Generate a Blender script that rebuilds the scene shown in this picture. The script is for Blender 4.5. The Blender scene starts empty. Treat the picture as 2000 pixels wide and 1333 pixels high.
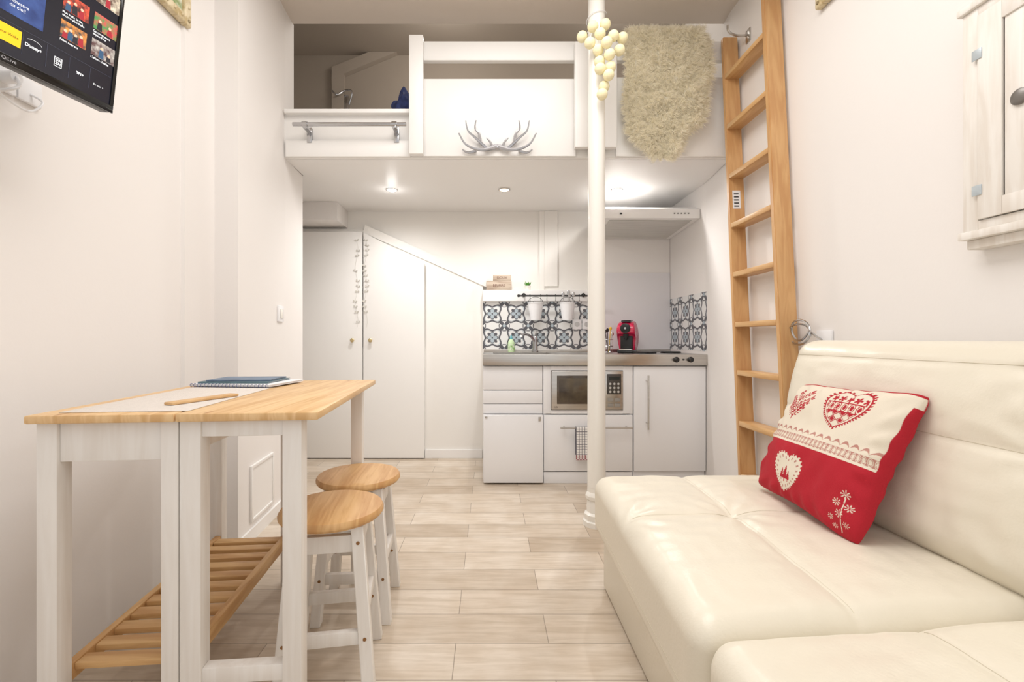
import bpy, bmesh, math, random
from mathutils import Vector, Matrix, noise
random.seed(7)
D=bpy.data; S=bpy.context.scene; COL=S.collection
F=889.0; VX=955.0; HY=662.0; EYE=0.97
def WX(px,Z): return (px-VX)*Z/F
def WZ(py,Z): return EYE+(HY-py)*Z/F
# ------------------------------------------------------------ materials
def lin(c):
    o=[]
    for v in c[:3]:
        v=v/255.0
        o.append(v/12.92 if v<=0.04045 else ((v+0.055)/1.055)**2.4)
    return (o[0],o[1],o[2],1)
def base(name):
    m=D.materials.new(name); m.use_nodes=True
    nt=m.node_tree; b=nt.nodes['Principled BSDF']; return m,nt,b
def M(name,col,rough=0.5,metal=0.0,var=0.0,scale=(8,8,8),bump=0.0,bscale=60,emis=0,emcol=None,coat=0,trans=0,col2=None,detail=4):
    m,nt,b=base(name); c=lin(col)
    b.inputs['Base Color'].default_value=c; b.inputs['Roughness'].default_value=rough
    b.inputs['Metallic'].default_value=metal
    b.inputs['Coat Weight'].default_value=coat
    b.inputs['Transmission Weight'].default_value=trans
    geo=nt.nodes.new('ShaderNodeTexCoord')
    if var>0 or col2:
        mp=nt.nodes.new('ShaderNodeMapping'); mp.inputs['Scale'].default_value=scale
        n=nt.nodes.new('ShaderNodeTexNoise'); n.inputs['Scale'].default_value=1; n.inputs['Detail'].default_value=detail
        r=nt.nodes.new('ShaderNodeValToRGB'); r.color_ramp.elements[0].position=0.35; r.color_ramp.elements[1].position=0.65
        c2=lin(col2) if col2 else tuple(v*(1-var) for v in c[:3])+(1,)
        r.color_ramp.elements[0].color=c2; r.color_ramp.elements[1].color=c
        nt.links.new(geo.outputs['Object'],mp.inputs['Vector']); nt.links.new(mp.outputs['Vector'],n.inputs['Vector'])
        nt.links.new(n.outputs['Fac'],r.inputs['Fac']); nt.links.new(r.outputs['Color'],b.inputs['Base Color'])
    if bump>0:
        n2=nt.nodes.new('ShaderNodeTexNoise'); n2.inputs['Scale'].default_value=bscale; n2.inputs['Detail'].default_value=3
        bp=nt.nodes.new('ShaderNodeBump'); bp.inputs['Strength'].default_value=bump; bp.inputs['Distance'].default_value=0.004
        nt.links.new(geo.outputs['Object'],n2.inputs['Vector']); nt.links.new(n2.outputs['Fac'],bp.inputs['Height']); nt.links.new(bp.outputs['Normal'],b.inputs['Normal'])
    if emis>0:
        b.inputs['Emission Color'].default_value=lin(emcol or col); b.inputs['Emission Strength'].default_value=emis
    return m
def wood(name,c1,c2,scale,rough=0.45,knots=True):
    m,nt,b=base(name); b.inputs['Roughness'].default_value=rough
    tc=nt.nodes.new('ShaderNodeTexCoord'); mp=nt.nodes.new('ShaderNodeMapping'); mp.inputs['Scale'].default_value=scale
    n=nt.nodes.new('ShaderNodeTexNoise'); n.inputs['Scale'].default_value=1.0; n.inputs['Detail'].default_value=6; n.inputs['Distortion'].default_value=0.6
    r=nt.nodes.new('ShaderNodeValToRGB'); r.color_ramp.elements[0].position=0.38; r.color_ramp.elements[1].position=0.62
    r.color_ramp.elements[0].color=lin(c2); r.color_ramp.elements[1].color=lin(c1)
    nt.links.new(tc.outputs['Object'],mp.inputs['Vector']); nt.links.new(mp.outputs['Vector'],n.inputs['Vector'])
    nt.links.new(n.outputs['Fac'],r.inputs['Fac']); nt.links.new(r.outputs['Color'],b.inputs['Base Color'])
    bp=nt.nodes.new('ShaderNodeBump'); bp.inputs['Strength'].default_value=0.15; bp.inputs['Distance'].default_value=0.002
    nt.links.new(n.outputs['Fac'],bp.inputs['Height']); nt.links.new(bp.outputs['Normal'],b.inputs['Normal'])
    return m
def knotty(name,c1,c2,ck,gs,ks,rough=.42):
    m=wood(name,c1,c2,gs,rough); nt=m.node_tree; b=nt.nodes['Principled BSDF']
    src=b.inputs['Base Color'].links[0].from_socket
    tc=nt.nodes.new('ShaderNodeTexCoord'); mp=nt.nodes.new('ShaderNodeMapping'); mp.inputs['Scale'].default_value=ks
    v=nt.nodes.new('ShaderNodeTexVoronoi'); v.inputs['Scale'].default_value=1
    r=nt.nodes.new('ShaderNodeValToRGB'); r.color_ramp.elements[0].position=0.03; r.color_ramp.elements[0].color=(1,1,1,1); r.color_ramp.elements[1].position=0.13; r.color_ramp.elements[1].color=(0,0,0,1)
    x=nt.nodes.new('ShaderNodeMixRGB'); x.inputs['Color2'].default_value=lin(ck)
    nt.links.new(tc.outputs['Object'],mp.inputs['Vector']); nt.links.new(mp.outputs['Vector'],v.inputs['Vector']); nt.links.new(v.outputs['Distance'],r.inputs['Fac'])
    nt.links.new(r.outputs['Color'],x.inputs['Fac']); nt.links.new(src,x.inputs['Color1']); nt.links.new(x.outputs['Color'],b.inputs['Base Color'])
    return m
def attr_mat(name,rough=0.5,bump=0,bscale=300,emis=0):
    m,nt,b=base(name); b.inputs['Roughness'].default_value=rough
    a=nt.nodes.new('ShaderNodeVertexColor'); a.layer_name='Col'
    nt.links.new(a.outputs['Color'],b.inputs['Base Color'])
    if emis:
        nt.links.new(a.outputs['Color'],b.inputs['Emission Color']); b.inputs['Emission Strength'].default_value=emis
    if bump:
        tc=nt.nodes.new('ShaderNodeTexCoord'); n=nt.nodes.new('ShaderNodeTexNoise'); n.inputs['Scale'].default_value=bscale
        bp=nt.nodes.new('ShaderNodeBump'); bp.inputs['Strength'].default_value=bump; bp.inputs['Distance'].default_value=0.002
        nt.links.new(tc.outputs['Object'],n.inputs['Vector']); nt.links.new(n.outputs['Fac'],bp.inputs['Height']); nt.links.new(bp.outputs['Normal'],b.inputs['Normal'])
    return m
wallM=M('wall_paint',(239,235,232),0.6,bump=0.06,bscale=90)
wallR=M('wall_paint_rough',(240,237,232),0.65,bump=0.25,bscale=12)
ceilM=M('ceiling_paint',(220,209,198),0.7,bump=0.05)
taupeShade=M('alcove_shade_taupe',(172,161,149),0.7,bump=0.1,bscale=20)  # loft shade put into the colour of the alcove wall and ceiling
taupeShadeL=M('alcove_shade_lighter',(175,164,152),0.7,bump=0.1,bscale=20)  # same shade-darkened tone, slightly lighter, for the stair volume
white=M('white_lacquer',(242,240,238),0.35,bump=0.03)
whiteB=M('white_board',(243,241,238),0.42,bump=0.05,bscale=30)
unitW=M('unit_white',(241,241,243),0.3)
gloss=M('gloss_white_metal',(240,237,230),0.25,bump=0.04,bscale=25,coat=0.3)
steel=M('brushed_steel',(205,201,196),0.28,1.0,var=0.15,scale=(2,60,60))
chrome=M('chrome',(190,190,192),0.18,1.0)
silver=M('antler_silver',(186,186,190),0.3,0.85)
black=M('black_plastic',(22,22,24),0.3)
blackmet=M('black_metal',(28,27,27),0.45,0.3)
darkgl=M('dark_glass',(52,42,34),0.08,coat=0.5,col2=(90,76,60),scale=(5,5,5))
red=M('red_plastic',(212,32,80),0.24,coat=0.5)
pineV=knotty('pine_depth',(230,194,144),(211,168,114),(166,110,64),(48,3,10),(16,6,4))
pineS=wood('pine_seat',(217,176,122),(196,148,94),(50,4,10))
slatM=wood('pine_slat',(218,178,124),(196,150,98),(4,40,40))
beech=wood('beech_ladder',(213,170,118),(197,149,98),(30,30,3),0.38)
beechT=wood('beech_tread',(220,180,128),(202,156,104),(40,4,40),.38)
wwash=wood('whitewashed_wood',(239,235,230),(231,225,218),(35,35,3),0.55)
rustic=wood('rustic_white_wood',(240,236,230),(229,222,213),(40,40,4),0.65)
leather=M('cream_leather',(233,226,209),0.34,var=0.04,scale=(3,3,3),bump=0.14,bscale=120)
stitch=M('leather_stitch',(204,195,174),0.5)
cotton=M('cream_cotton_ball',(240,230,190),0.8,bump=0.4,bscale=120,emis=0.05,emcol=(255,240,200))
def fur_mat():
    m,nt,b=base('sheepskin_wool'); nt.nodes.remove(b)
    out=[n for n in nt.nodes if n.type=='OUTPUT_MATERIAL'][0]
    d=nt.nodes.new('ShaderNodeBsdfDiffuse'); t=nt.nodes.new('ShaderNodeBsdfTranslucent'); x=nt.nodes.new('ShaderNodeMixShader')
    c=(1.0,.960,.845,1)
    d.inputs[0].default_value=c; t.inputs[0].default_value=c; x.inputs[0].default_value=.5
    nt.links.new(d.outputs[0],x.inputs[1]); nt.links.new(t.outputs[0],x.inputs[2]); nt.links.new(x.outputs[0],out.inputs[0]); return m
furM=fur_mat()
emit=M('lamp_glow',(255,250,240),0.4,emis=12,emcol=(255,246,232))
emitdim=M('lamp_glow_dim',(255,240,215),0.4,emis=1.8,emcol=(255,226,190))
paper=M('paper',(235,235,238),0.7)
# floor
def floor_mat():
    m,nt,b=base('wood_look_tile_floor'); b.inputs['Roughness'].default_value=0.42
    g=nt.nodes.new('ShaderNodeNewGeometry'); mp=nt.nodes.new('ShaderNodeMapping'); mp.inputs['Location'].default_value=(-0.19,-0.052,0)
    br=nt.nodes.new('ShaderNodeTexBrick'); br.offset=0.492; br.offset_frequency=2
    br.inputs['Scale'].default_value=1; br.inputs['Brick Width'].default_value=0.6; br.inputs['Row Height'].default_value=0.155
    br.inputs['Mortar Size'].default_value=0.0014; br.inputs['Mortar Smooth'].default_value=0.1
    br.inputs['Color1'].default_value=lin((226,215,201)); br.inputs['Color2'].default_value=lin((197,182,164)); br.inputs['Mortar'].default_value=lin((160,148,134))
    nt.links.new(g.outputs['Position'],mp.inputs['Vector']); nt.links.new(mp.outputs['Vector'],br.inputs['Vector'])
    m2=nt.nodes.new('ShaderNodeMapping'); m2.inputs['Scale'].default_value=(4,44,1)
    n=nt.nodes.new('ShaderNodeTexNoise'); n.inputs['Scale'].default_value=1; n.inputs['Detail'].default_value=9; n.inputs['Roughness'].default_value=.62; n.inputs['Distortion'].default_value=0.8
    r=nt.nodes.new('ShaderNodeValToRGB'); r.color_ramp.elements[0].position=0.32; r.color_ramp.elements[1].position=0.62
    r.color_ramp.elements[0].color=(0.76,0.72,0.66,1); r.color_ramp.elements[1].color=(1,1,1,1)
    nt.links.new(g.outputs['Position'],m2.inputs['Vector']); nt.links.new(m2.outputs['Vector'],n.inputs['Vector']); nt.links.new(n.outputs['Fac'],r.inputs['Fac'])
    n3=nt.nodes.new('ShaderNodeTexNoise'); n3.inputs['Scale'].default_value=7; n3.inputs['Detail'].default_value=6
    r3=nt.nodes.new('ShaderNodeValToRGB'); r3.color_ramp.elements[0].position=0.35; r3.color_ramp.elements[1].position=0.65
    r3.color_ramp.elements[0].color=(0.86,0.81,0.75,1); r3.color_ramp.elements[1].color=(1,1,1,1)
    nt.links.new(g.outputs['Position'],n3.inputs['Vector']); nt.links.new(n3.outputs['Fac'],r3.inputs['Fac'])
    x=nt.nodes.new('ShaderNodeMixRGB'); x.blend_type='MULTIPLY'; x.inputs['Fac'].default_value=0.8
    x2=nt.nodes.new('ShaderNodeMixRGB'); x2.blend_type='MULTIPLY'; x2.inputs['Fac'].default_value=0.8
    nt.links.new(br.outputs['Color'],x.inputs['Color1']); nt.links.new(r.outputs['Color'],x.inputs['Color2'])
    nt.links.new(x.outputs['Color'],x2.inputs['Color1']); nt.links.new(r3.outputs['Color'],x2.inputs['Color2'])
    nt.links.new(x2.outputs['Color'],b.inputs['Base Color'])
    bp=nt.nodes.new('ShaderNodeBump'); bp.inputs['Strength'].default_value=0.4; bp.inputs['Distance'].default_value=0.002; bp.invert=True
    nt.links.new(br.outputs['Fac'],bp.inputs['Height']); nt.links.new(bp.outputs['Normal'],b.inputs['Normal'])
    return m
floorM=floor_mat()
# ------------------------------------------------------------ builders
ORG={}; XF=[None]
def NB(): return bmesh.new()
def add(name,bm,mat,parent=None,label=None,cat=None,kind=None,group=None,smooth=True,angle=35,cols=None,normals=None):
    me=D.meshes.new(name)
    if XF[0] is not None: bm.transform(XF[0])
    bmesh.ops.recalc_face_normals(bm,faces=bm.faces[:]) if cols is None and normals is None else None
    xs=[v.co for v in bm.verts]
    mn=Vector([min(c[i] for c in xs) for i in range(3)]); mx=Vector([max(c[i] for c in xs) for i in range(3)])
    o=Vector(((mn.x+mx.x)/2,(mn.y+mx.y)/2,mn.z))
    bm.transform(Matrix.Translation(-o)); bm.to_mesh(me); bm.free()
    if smooth:
        me.polygons.foreach_set('use_smooth',[True]*len(me.polygons))
        if normals is None: me.set_sharp_from_angle(angle=math.radians(angle))
    if cols is not None:
        ca=me.color_attributes.new(name='Col',type='FLOAT_COLOR',domain='POINT')
        flat=[]
        for c in cols: flat.extend(c)
        ca.data.foreach_set('color',flat)
    ob=D.objects.new(name,me)
    for m_ in (mat if isinstance(mat,(list,tuple)) else [mat]): me.materials.append(m_)
    COL.objects.link(ob); ORG[ob]=o
    if parent is not None: ob.parent=parent; ob.location=o-ORG[parent]
    else: ob.location=o
    if label: ob['label']=label
    if cat: ob['category']=cat
    if kind: ob['kind']=kind
    if group: ob['group']=group
    return ob
def thing(name,loc,label,cat,group=None):
    e=D.objects.new(name,None); e.empty_display_size=0.05; COL.objects.link(e)
    l=Vector(loc)
    if XF[0] is not None: l=XF[0]@l
    e.location=l; ORG[e]=l
    e['label']=label; e['category']=cat
    if group: e['group']=group
    return e
def bx(bm,x0,x1,y0,y1,z0,z1,bev=0.0,seg=2):
    c=Matrix.Translation(((x0+x1)/2,(y0+y1)/2,(z0+z1)/2))@Matrix.Diagonal((abs(x1-x0),abs(y1-y0),abs(z1-z0),1))
    r=bmesh.ops.create_cube(bm,size=1,matrix=c)
    if bev>0:
        es=list({e for v in r['verts'] for e in v.link_edges})
        bmesh.ops.bevel(bm,geom=es,offset=bev,segments=seg,affect='EDGES',profile=0.5)
    return bm
def B(*a,**k): return bx(NB(),*a,**k)
def beam(bm,p,q,wx,wy):
    vs=[]
    for c in (p,q):
        for sx,sy in ((-1,-1),(1,-1),(1,1),(-1,1)): vs.append(bm.verts.new((c[0]+sx*wx/2,c[1]+sy*wy/2,c[2])))
    bm.faces.new(vs[0:4][::-1]); bm.faces.new(vs[4:8])
    for i in range(4):
        j=(i+1)%4; bm.faces.new((vs[i],vs[j],vs[4+j],vs[4+i]))
def tube(bm,pts,r,n=10,cap=True,closed=False):
    pts=[Vector(p) for p in pts]; N=len(pts); rr=r if isinstance(r,(list,tuple)) else [r]*N
    rings=[]; prev=None
    for i,p in enumerate(pts):
        if closed: t=(pts[(i+1)%N]-pts[i-1])
        else: t=pts[min(i+1,N-1)]-pts[max(i-1,0)]
        t.normalize()
        if prev is None:
            a=Vector((0,0,1)) if abs(t.z)<0.9 else Vector((1,0,0)); u=t.cross(a).normalized()
        else:
            u=(prev-t*prev.dot(t)).normalized()
        prev=u; w=t.cross(u)
        rings.append([bm.verts.new(p+(u*math.cos(2*math.pi*k/n)+w*math.sin(2*math.pi*k/n))*rr[i]) for k in range(n)])
    for i in range(N if closed else N-1):
        a,b=rings[i],rings[(i+1)%N]
        for k in range(n): bm.faces.new((a[k],a[(k+1)%n],b[(k+1)%n],b[k]))
    if cap and not closed:
        bm.faces.new(rings[0][::-1]); bm.faces.new(rings[-1])
    return bm
def smoothpts(pts,k=4):
    pts=[Vector(p) for p in pts]; out=[]
    for i in range(len(pts)-1):
        p0=pts[max(i-1,0)];p1=pts[i];p2=pts[i+1];p3=pts[min(i+2,len(pts)-1)]
        for j in range(k):
            t=j/k
            out.append(0.5*((2*p1)+(p2-p0)*t+(2*p0-5*p1+4*p2-p3)*t*t+(-p0+3*p1-3*p2+p3)*t**3))
    out.append(pts[-1]); return out
def lathe(bm,prof,c,n=32,axis='z'):
    rings=[]
    for r,h in prof:
        ring=[]
        for k in range(n):
            a=2*math.pi*k/n; x=r*math.cos(a); y=r*math.sin(a)
            if axis=='z': v=(c[0]+x,c[1]+y,c[2]+h)
            elif axis=='y': v=(c[0]+x,c[1]+h,c[2]+y)
            else: v=(c[0]+h,c[1]+x,c[2]+y)
            ring.append(bm.verts.new(v))
        rings.append(ring)
    for i in range(len(rings)-1):
        for k in range(n): bm.faces.new((rings[i][k],rings[i][(k+1)%n],rings[i+1][(k+1)%n],rings[i+1][k]))
    bm.faces.new(rings[0][::-1]); bm.faces.new(rings[-1]); return bm
def prism(bm,poly,lo,hi,plane='xy'):
    def mk(a,b,h):
        return (a,b,h) if plane=='xy' else ((a,h,b) if plane=='xz' else (h,a,b))
    A=[bm.verts.new(mk(a,b,lo)) for a,b in poly]; C=[bm.verts.new(mk(a,b,hi)) for a,b in poly]
    bm.faces.new(A[::-1]); bm.faces.new(C); n=len(poly)
    for i in range(n): bm.faces.new((A[i],A[(i+1)%n],C[(i+1)%n],C[i]))
    return bm
def ball(bm,c,r,s=(1,1,1),u=16,v=10):
    bmesh.ops.create_uvsphere(bm,u_segments=u,v_segments=v,radius=r,matrix=Matrix.Translation(c)@Matrix.Diagonal((s[0],s[1],s[2],1))); return bm
def text(name,s,size,M4,mat,parent,align='CENTER',bold=0):
    cu=D.curves.new('t','FONT'); cu.body=s; cu.size=size; cu.align_x=align; cu.align_y='CENTER'; cu.offset=bold
    o=D.objects.new('t',cu); COL.objects.link(o); bpy.context.view_layer.update()
    me=D.meshes.new_from_object(o.evaluated_get(bpy.context.evaluated_depsgraph_get()))
    bm=NB(); bm.from_mesh(me); bm.transform(M4); D.objects.remove(o); D.meshes.remove(me)
    return bm
ST=dict(kind='structure')
# ------------------------------------------------------------ room shell
add('floor',B(-2.0,1.6,-0.6,3.84,-0.1,0),floorM,**ST)
pl=[(-1.25,-.6),(-1.25,1.845),(-1.237,1.85),(-1.237,2.05),(-1.13,2.05),(-1.185,2.65),(-1.195,2.92),(-1.45,2.92),(-1.45,-.6)]
pu=[(-1.25,-.6),(-1.25,1.845),(-1.237,1.85),(-1.237,2.05),(-1.13,2.05),(-1.185,2.65),(-1.188,2.77),(-1.45,2.77),(-1.45,-.6)]
add('wall_left',prism(NB(),pl,0,2.017),wallM,smooth=False,**ST)
add('wall_left_upper',prism(NB(),pu,2.0171,2.88),wallM,smooth=False,**ST)
pr=[(1.41,-.6),(1.41,2.66),(1.455,3.05),(1.455,3.74),(1.6,3.74),(1.6,-.6)]
add('wall_right',prism(NB(),pr,0,3.3),wallM,smooth=False,**ST)
add('wall_back',B(-2.0,1.6,3.74,3.84,0,2.2),wallR,smooth=False,**ST)
add('wall_loft_back',B(-2.0,1.6,3.74,3.84,2.2,3.4),taupeShade,smooth=False,**ST)
add('wall_recess',B(-2.0,-1.9,2.77,3.74,0,3.4),wallM,smooth=False,**ST)
add('wall_recess_front',B(-1.9,-1.451,2.77,2.87,0,3.3),wallM,smooth=False,**ST)
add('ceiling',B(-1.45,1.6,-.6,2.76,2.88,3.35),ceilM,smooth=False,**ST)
add('ceiling_loft',B(-2.0,1.6,2.761,3.84,3.3,3.4),taupeShade,smooth=False,**ST)
# stair volume visible inside the alcove
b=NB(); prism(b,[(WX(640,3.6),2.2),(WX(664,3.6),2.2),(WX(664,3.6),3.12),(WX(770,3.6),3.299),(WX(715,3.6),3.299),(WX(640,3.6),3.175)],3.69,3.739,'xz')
add('trim_1',b,taupeShadeL,smooth=False,**ST)
# stair boxing below loft at the rear
Zs=3.70
b=NB(); prism(b,[(-1.9,0),(WX(943,Zs),0),(WX(943,Zs),WZ(552,Zs)),(WX(706,Zs),WZ(448,Zs)),(-1.9,WZ(448,Zs))],Zs,3.739,'xz')
add('wall_stair',b,wallR,smooth=False,**ST)
b=NB(); prism(b,[(WX(708,3.69),WZ(454,3.69)),(WX(950,3.69),WZ(561,3.69)),(WX(958,3.69),WZ(548,3.69)),(WX(714,3.69),WZ(440,3.69))],3.692,3.715,'xz')
add('trim_2',b,wallR,smooth=False,**ST)
add('trim_3',B(-1.9,WX(660,3.5),3.48,3.739,1.88,2.016),wallM,smooth=False,**ST)
# kitchen half wall with ledge
add('wall_kitchen',B(WX(943,3.66),1.454,3.66,3.739,0,1.355),wallR,smooth=False,**ST)
add('trim_4',B(WX(943,3.66),WX(1175,3.62),3.635,3.659,1.27,1.36,bev=.003),white,smooth=False,**ST)
b=NB(); bx(b,WX(1054,3.7),WX(1064,3.7),3.725,3.739,1.361,2.016,.003); bx(b,WX(1064,3.7),WX(1090,3.7),3.722,3.739,1.40,2.016,.003)
add('trim_5',b,wallR,smooth=False,**ST)
add('baseboard_back',B(WX(830,3.69),WX(943,3.69)-.004,3.685,3.699,0,.07,bev=.002),white,smooth=False,**ST)
b=NB(); prism(b,[(-1.133,2.052),(-1.186,2.65),(-1.196,2.915),(-1.183,2.915),(-1.173,2.65),(-1.120,2.052)],0,.06); add('baseboard_left',b,white,smooth=False,**ST)
# hatch and switch on left wall
e=thing('access_hatch',(-1.14,2.3,.09),'white square access hatch panel low on the wall','hatch')
k=-0.0917
def sk(bm): 
    for v in bm.verts: v.co.x+= (v.co.y-2.05)*k
    return bm
b=NB(); 
for a in ((2.17,2.185,.09,.36),(2.435,2.45,.09,.36),(2.185,2.435,.09,.105),(2.185,2.435,.345,.36)): bx(b,-1.13,-1.119,a[0],a[1],a[2],a[3],.001)
add('frame',sk(b),white,e)
add('panel',sk(B(-1.13,-1.124,2.185,2.435,.105,.345)),white,e)
e=thing('light_switch',(-1.17,2.6,1.07),'white rocker light switch plate on the wall','light switch')
add('plate',sk(B(-1.131,-1.12,2.52,2.60,1.065,1.155,bev=.003)),unitW,e)
add('rocker',sk(B(-1.12,-1.115,2.54,2.58,1.085,1.135,bev=.002)),gloss,e)
# ------------------------------------------------------------ wardrobe
e=thing('wardrobe',(-1.0,3.69,0),'white built-in wardrobe with two doors, one cut to the stair slope','wardrobe')
Zw=3.675
b=B(-1.89,WX(708,Zw),3.665,3.685,.008,WZ(453,Zw),bev=.002); dl=add('door',b,whiteB,e)
b=NB(); prism(b,[(WX(710.5,Zw),.008),(WX(829,Zw),.008),(WX(829,Zw),WZ(516,Zw)),(WX(713,Zw),WZ(456,Zw)),(WX(710.5,Zw),WZ(455,Zw))],3.665,3.685,'xz'); dr=add('door',b,whiteB,e)
b=NB(); bx(b,-1.89,WX(829,Zw),3.686,3.6995,0,.9); add('frame',b,whiteB,e)
knM=M('knob_brass',(206,186,140),.35,.6)
for px,d in ((690,dl),(725,dr)):
    b=lathe(NB(),[(.008,0),(.008,-.012),(.015,-.018),(.017,-.024),(.010,-.029)],(WX(px,Zw),3.665,WZ(665,Zw)),16,'y'); add('knob',b,knM,d)
# leaf garland
g=NB()
for px in (696,714):
    pts=[(WX(px+3*math.sin(i*.9),3.65),3.660,WZ(470+i*10,3.65)) for i in range(18)]
    tube(g,pts,.0007,5)
    for i in range(17):
        p=Vector(pts[i])
        if random.random()<.25: continue
        for s in (-1,1):
            q=p+Vector((s*.010,-.001,.010*random.random()))
            vs=[g.verts.new(p+Vector((0,-.001,0))),g.verts.new(q+Vector((0,-.001,.010))),g.verts.new(q+Vector((s*.008,-.002,.002))),g.verts.new(q+Vector((0,-.001,-.006)))]
            g.faces.new(vs)
add('paper_garland',g,M('garland_silver',(205,201,192),.5),None,'thin silver-white leaf garland hanging down the wardrobe doors','garland')
# ------------------------------------------------------------ loft platform
ZF=2.66
L=thing('loft_platform',(0.1,ZF,2.017),'white boarded mezzanine bed platform with railing','mezzanine')
b=NB(); prism(b,[(-1.186,2.66),(1.405,2.66),(1.453,3.05),(1.453,3.738),(-1.895,3.738),(-1.895,2.925),(-1.19,2.925)],2.0175,2.16); add('deck',b,white,L,smooth=False)
xr=1.402
add('fascia',B(WX(558,ZF),xr,2.635,2.6595,2.018,2.269,bev=.002),whiteB,L)
b=NB(); bx(b,WX(558,2.62),WX(802,2.62),2.615,2.6345,2.018,WZ(275,2.62),.002); add('lower_board',b,whiteB,L)
b=NB(); bx(b,WX(558,2.62),WX(802,2.62),2.60,2.72,2.262,2.285,.002); add('ledge_board',b,whiteB,L)
b=NB(); bx(b,WX(826,2.62),WX(1124,2.62),2.615,2.6345,2.02,WZ(155,2.62),.002); add('rail_panel',b,whiteB,L)
b=NB(); bx(b,WX(826,2.62),WX(1124,2.62),2.60,2.634,WZ(122,2.62),WZ(85,2.62),.003); add('top_rail',b,whiteB,L)
b=NB(); bx(b,WX(1203,2.62),xr,2.615,2.6345,2.02,WZ(152,2.62),.002); add('rail_panel',b,whiteB,L)
b=NB(); bx(b,WX(1203,2.62),xr,2.60,2.634,WZ(122,2.62),WZ(85,2.62),.003); add('top_rail',b,whiteB,L)
for x0,x1,y0,y1 in ((800,827,72,303),(1122,1150,85,290),(1176,1203,85,290)):
    b=B(WX(x0,2.58),WX(x1,2.58),2.56,2.599,WZ(y1,2.58),WZ(y0,2.58),bev=.003); add('post',b,whiteB,L)
b=B(WX(1150,2.6),WX(1176,2.6),2.60,2.6345,2.02,WZ(85,2.6),bev=.002); add('rail_panel',b,whiteB,L)
for x0,x1 in ((803,826),(1124,1150),(1176,1201)):
    b=B(WX(x0,2.62),WX(x1,2.62),2.5995,2.6345,2.10,2.60); add('spacer',b,whiteB,L)
# towel bar
e=thing('chrome_rail',(WX(683,2.57),2.6,2.2),'chrome towel bar bolted to the mezzanine front board','towel rail')
zb=WZ(243,2.55)
add('bar',tube(NB(),[(WX(572,2.55),2.55,zb),(WX(793,2.55),2.55,zb)],.011,14),chrome,e)
for px in (597,771):
    b=NB(); x=WX(px,2.56); bx(b,x-.014,x+.014,2.609,2.6349,zb-.075,zb+.01,.002); bx(b,x-.012,x+.012,2.54,2.634,zb-.02,zb-.006,.002); lathe(b,[(.016,-.014),(.016,.014)],(x,2.55,zb),14,'x'); add('bracket',b,chrome,e)
# antlers
e=thing('antler_hook',(WX(971,2.6),2.6,WZ(298,2.6)),'silver antler coat hook on the white railing board','antler hook')
Lp=[[(970,284),(958,290),(942,294),(924,292),(908,284),(897,266)],[(952,290),(940,280),(926,268),(914,258),(910,240)],[(938,278),(936,262),(928,252),(930,238)],[(962,288),(958,278),(950,270)],[(930,293),(914,297),(903,291)]]
for sgn in (1,-1):
    b=NB()
    for i,p in enumerate(Lp):
        pts=[]
        for j,(x,y) in enumerate(p):
            xx=x if sgn==1 else 1943-x
            yy=2.602-0.010*j if i!=4 else 2.600
            pts.append((WX(xx,2.59),max(yy,2.55),WZ(y,2.59)))
        sp=smoothpts(pts,4); n=len(sp); r0=.0135 if i==0 else .0102
        tube(b,sp,[r0*(1-.70*q/(n-1)) for q in range(n)],8)
    add('antler',b,silver,e)
b=NB(); ball(b,(WX(971,2.6),2.602,WZ(287,2.6)),.02,(1.9,.6,.8)); add('mount',b,silver,e)
# downlights
for px,mt in ((765,emit),(985,emitdim),(1205,emit)):
    Y=3.19; x=WX(px,Y)
    e=thing('downlight',(x,Y,2.0),'small round recessed spotlight in the white soffit','downlight','soffit spotlights')
    b=NB(); 
    pts=[(x+.038*math.cos(a*math.pi/16),Y+.038*math.sin(a*math.pi/16),2.0135) for a in range(32)]
    tube(b,pts,.0035,8,closed=True); add('ring',b,chrome,e)
    add('lamp',lathe(NB(),[(.032,0),(.032,.006)],(x,Y,2.0105),24),mt,e)
def light(n,t,loc,en,col=(1,.98,.958),size=.1,rot=None,spot=None,blend=.6):
    l=D.lights.new(n,t); l.energy=en; l.color=col
    if t=='AREA': l.size=size
    else: l.shadow_soft_size=size
    if spot: l.spot_size=spot; l.spot_blend=blend
    o=D.objects.new(n,l); o.location=loc; COL.objects.link(o)
    if rot: o.rotation_euler=rot
    return o
light('downlight_lamp','SPOT',(WX(765,3.19),3.19,2.0),31,size=.03,spot=math.radians(172),blend=1)
light('downlight_lamp','SPOT',(WX(985,3.19),3.19,2.0),28,size=.03,spot=math.radians(172),blend=1)
light('downlight_lamp','SPOT',(WX(1205,3.19),3.19,2.0),38,size=.03,spot=math.radians(172),blend=1)
light('downlight_lamp','POINT',(WX(1205,3.19),3.19,1.86),1.0,size=.05)
light('downlight_lamp','POINT',(WX(765,3.19),3.19,1.95),.3,size=.04)
light('ceiling_fill','AREA',(0.1,1.35,2.86),31,size=1.3)  # added overhead area fill for even room light, no fixture there
light('ceiling_fill','AREA',(0.0,0.0,2.86),8.5,size=1.2)  # second added overhead fill, above the camera
light('alcove_fill','POINT',(-0.3,3.0,3.1),8,(1,.96,.9),size=.15)  # fill light added to brighten the dark alcove, not a fixture
light('alcove_fill','POINT',(0.9,3.1,3.1),3.5,(1,.96,.9),size=.15)  # weaker added fill for the right side of the alcove
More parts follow.
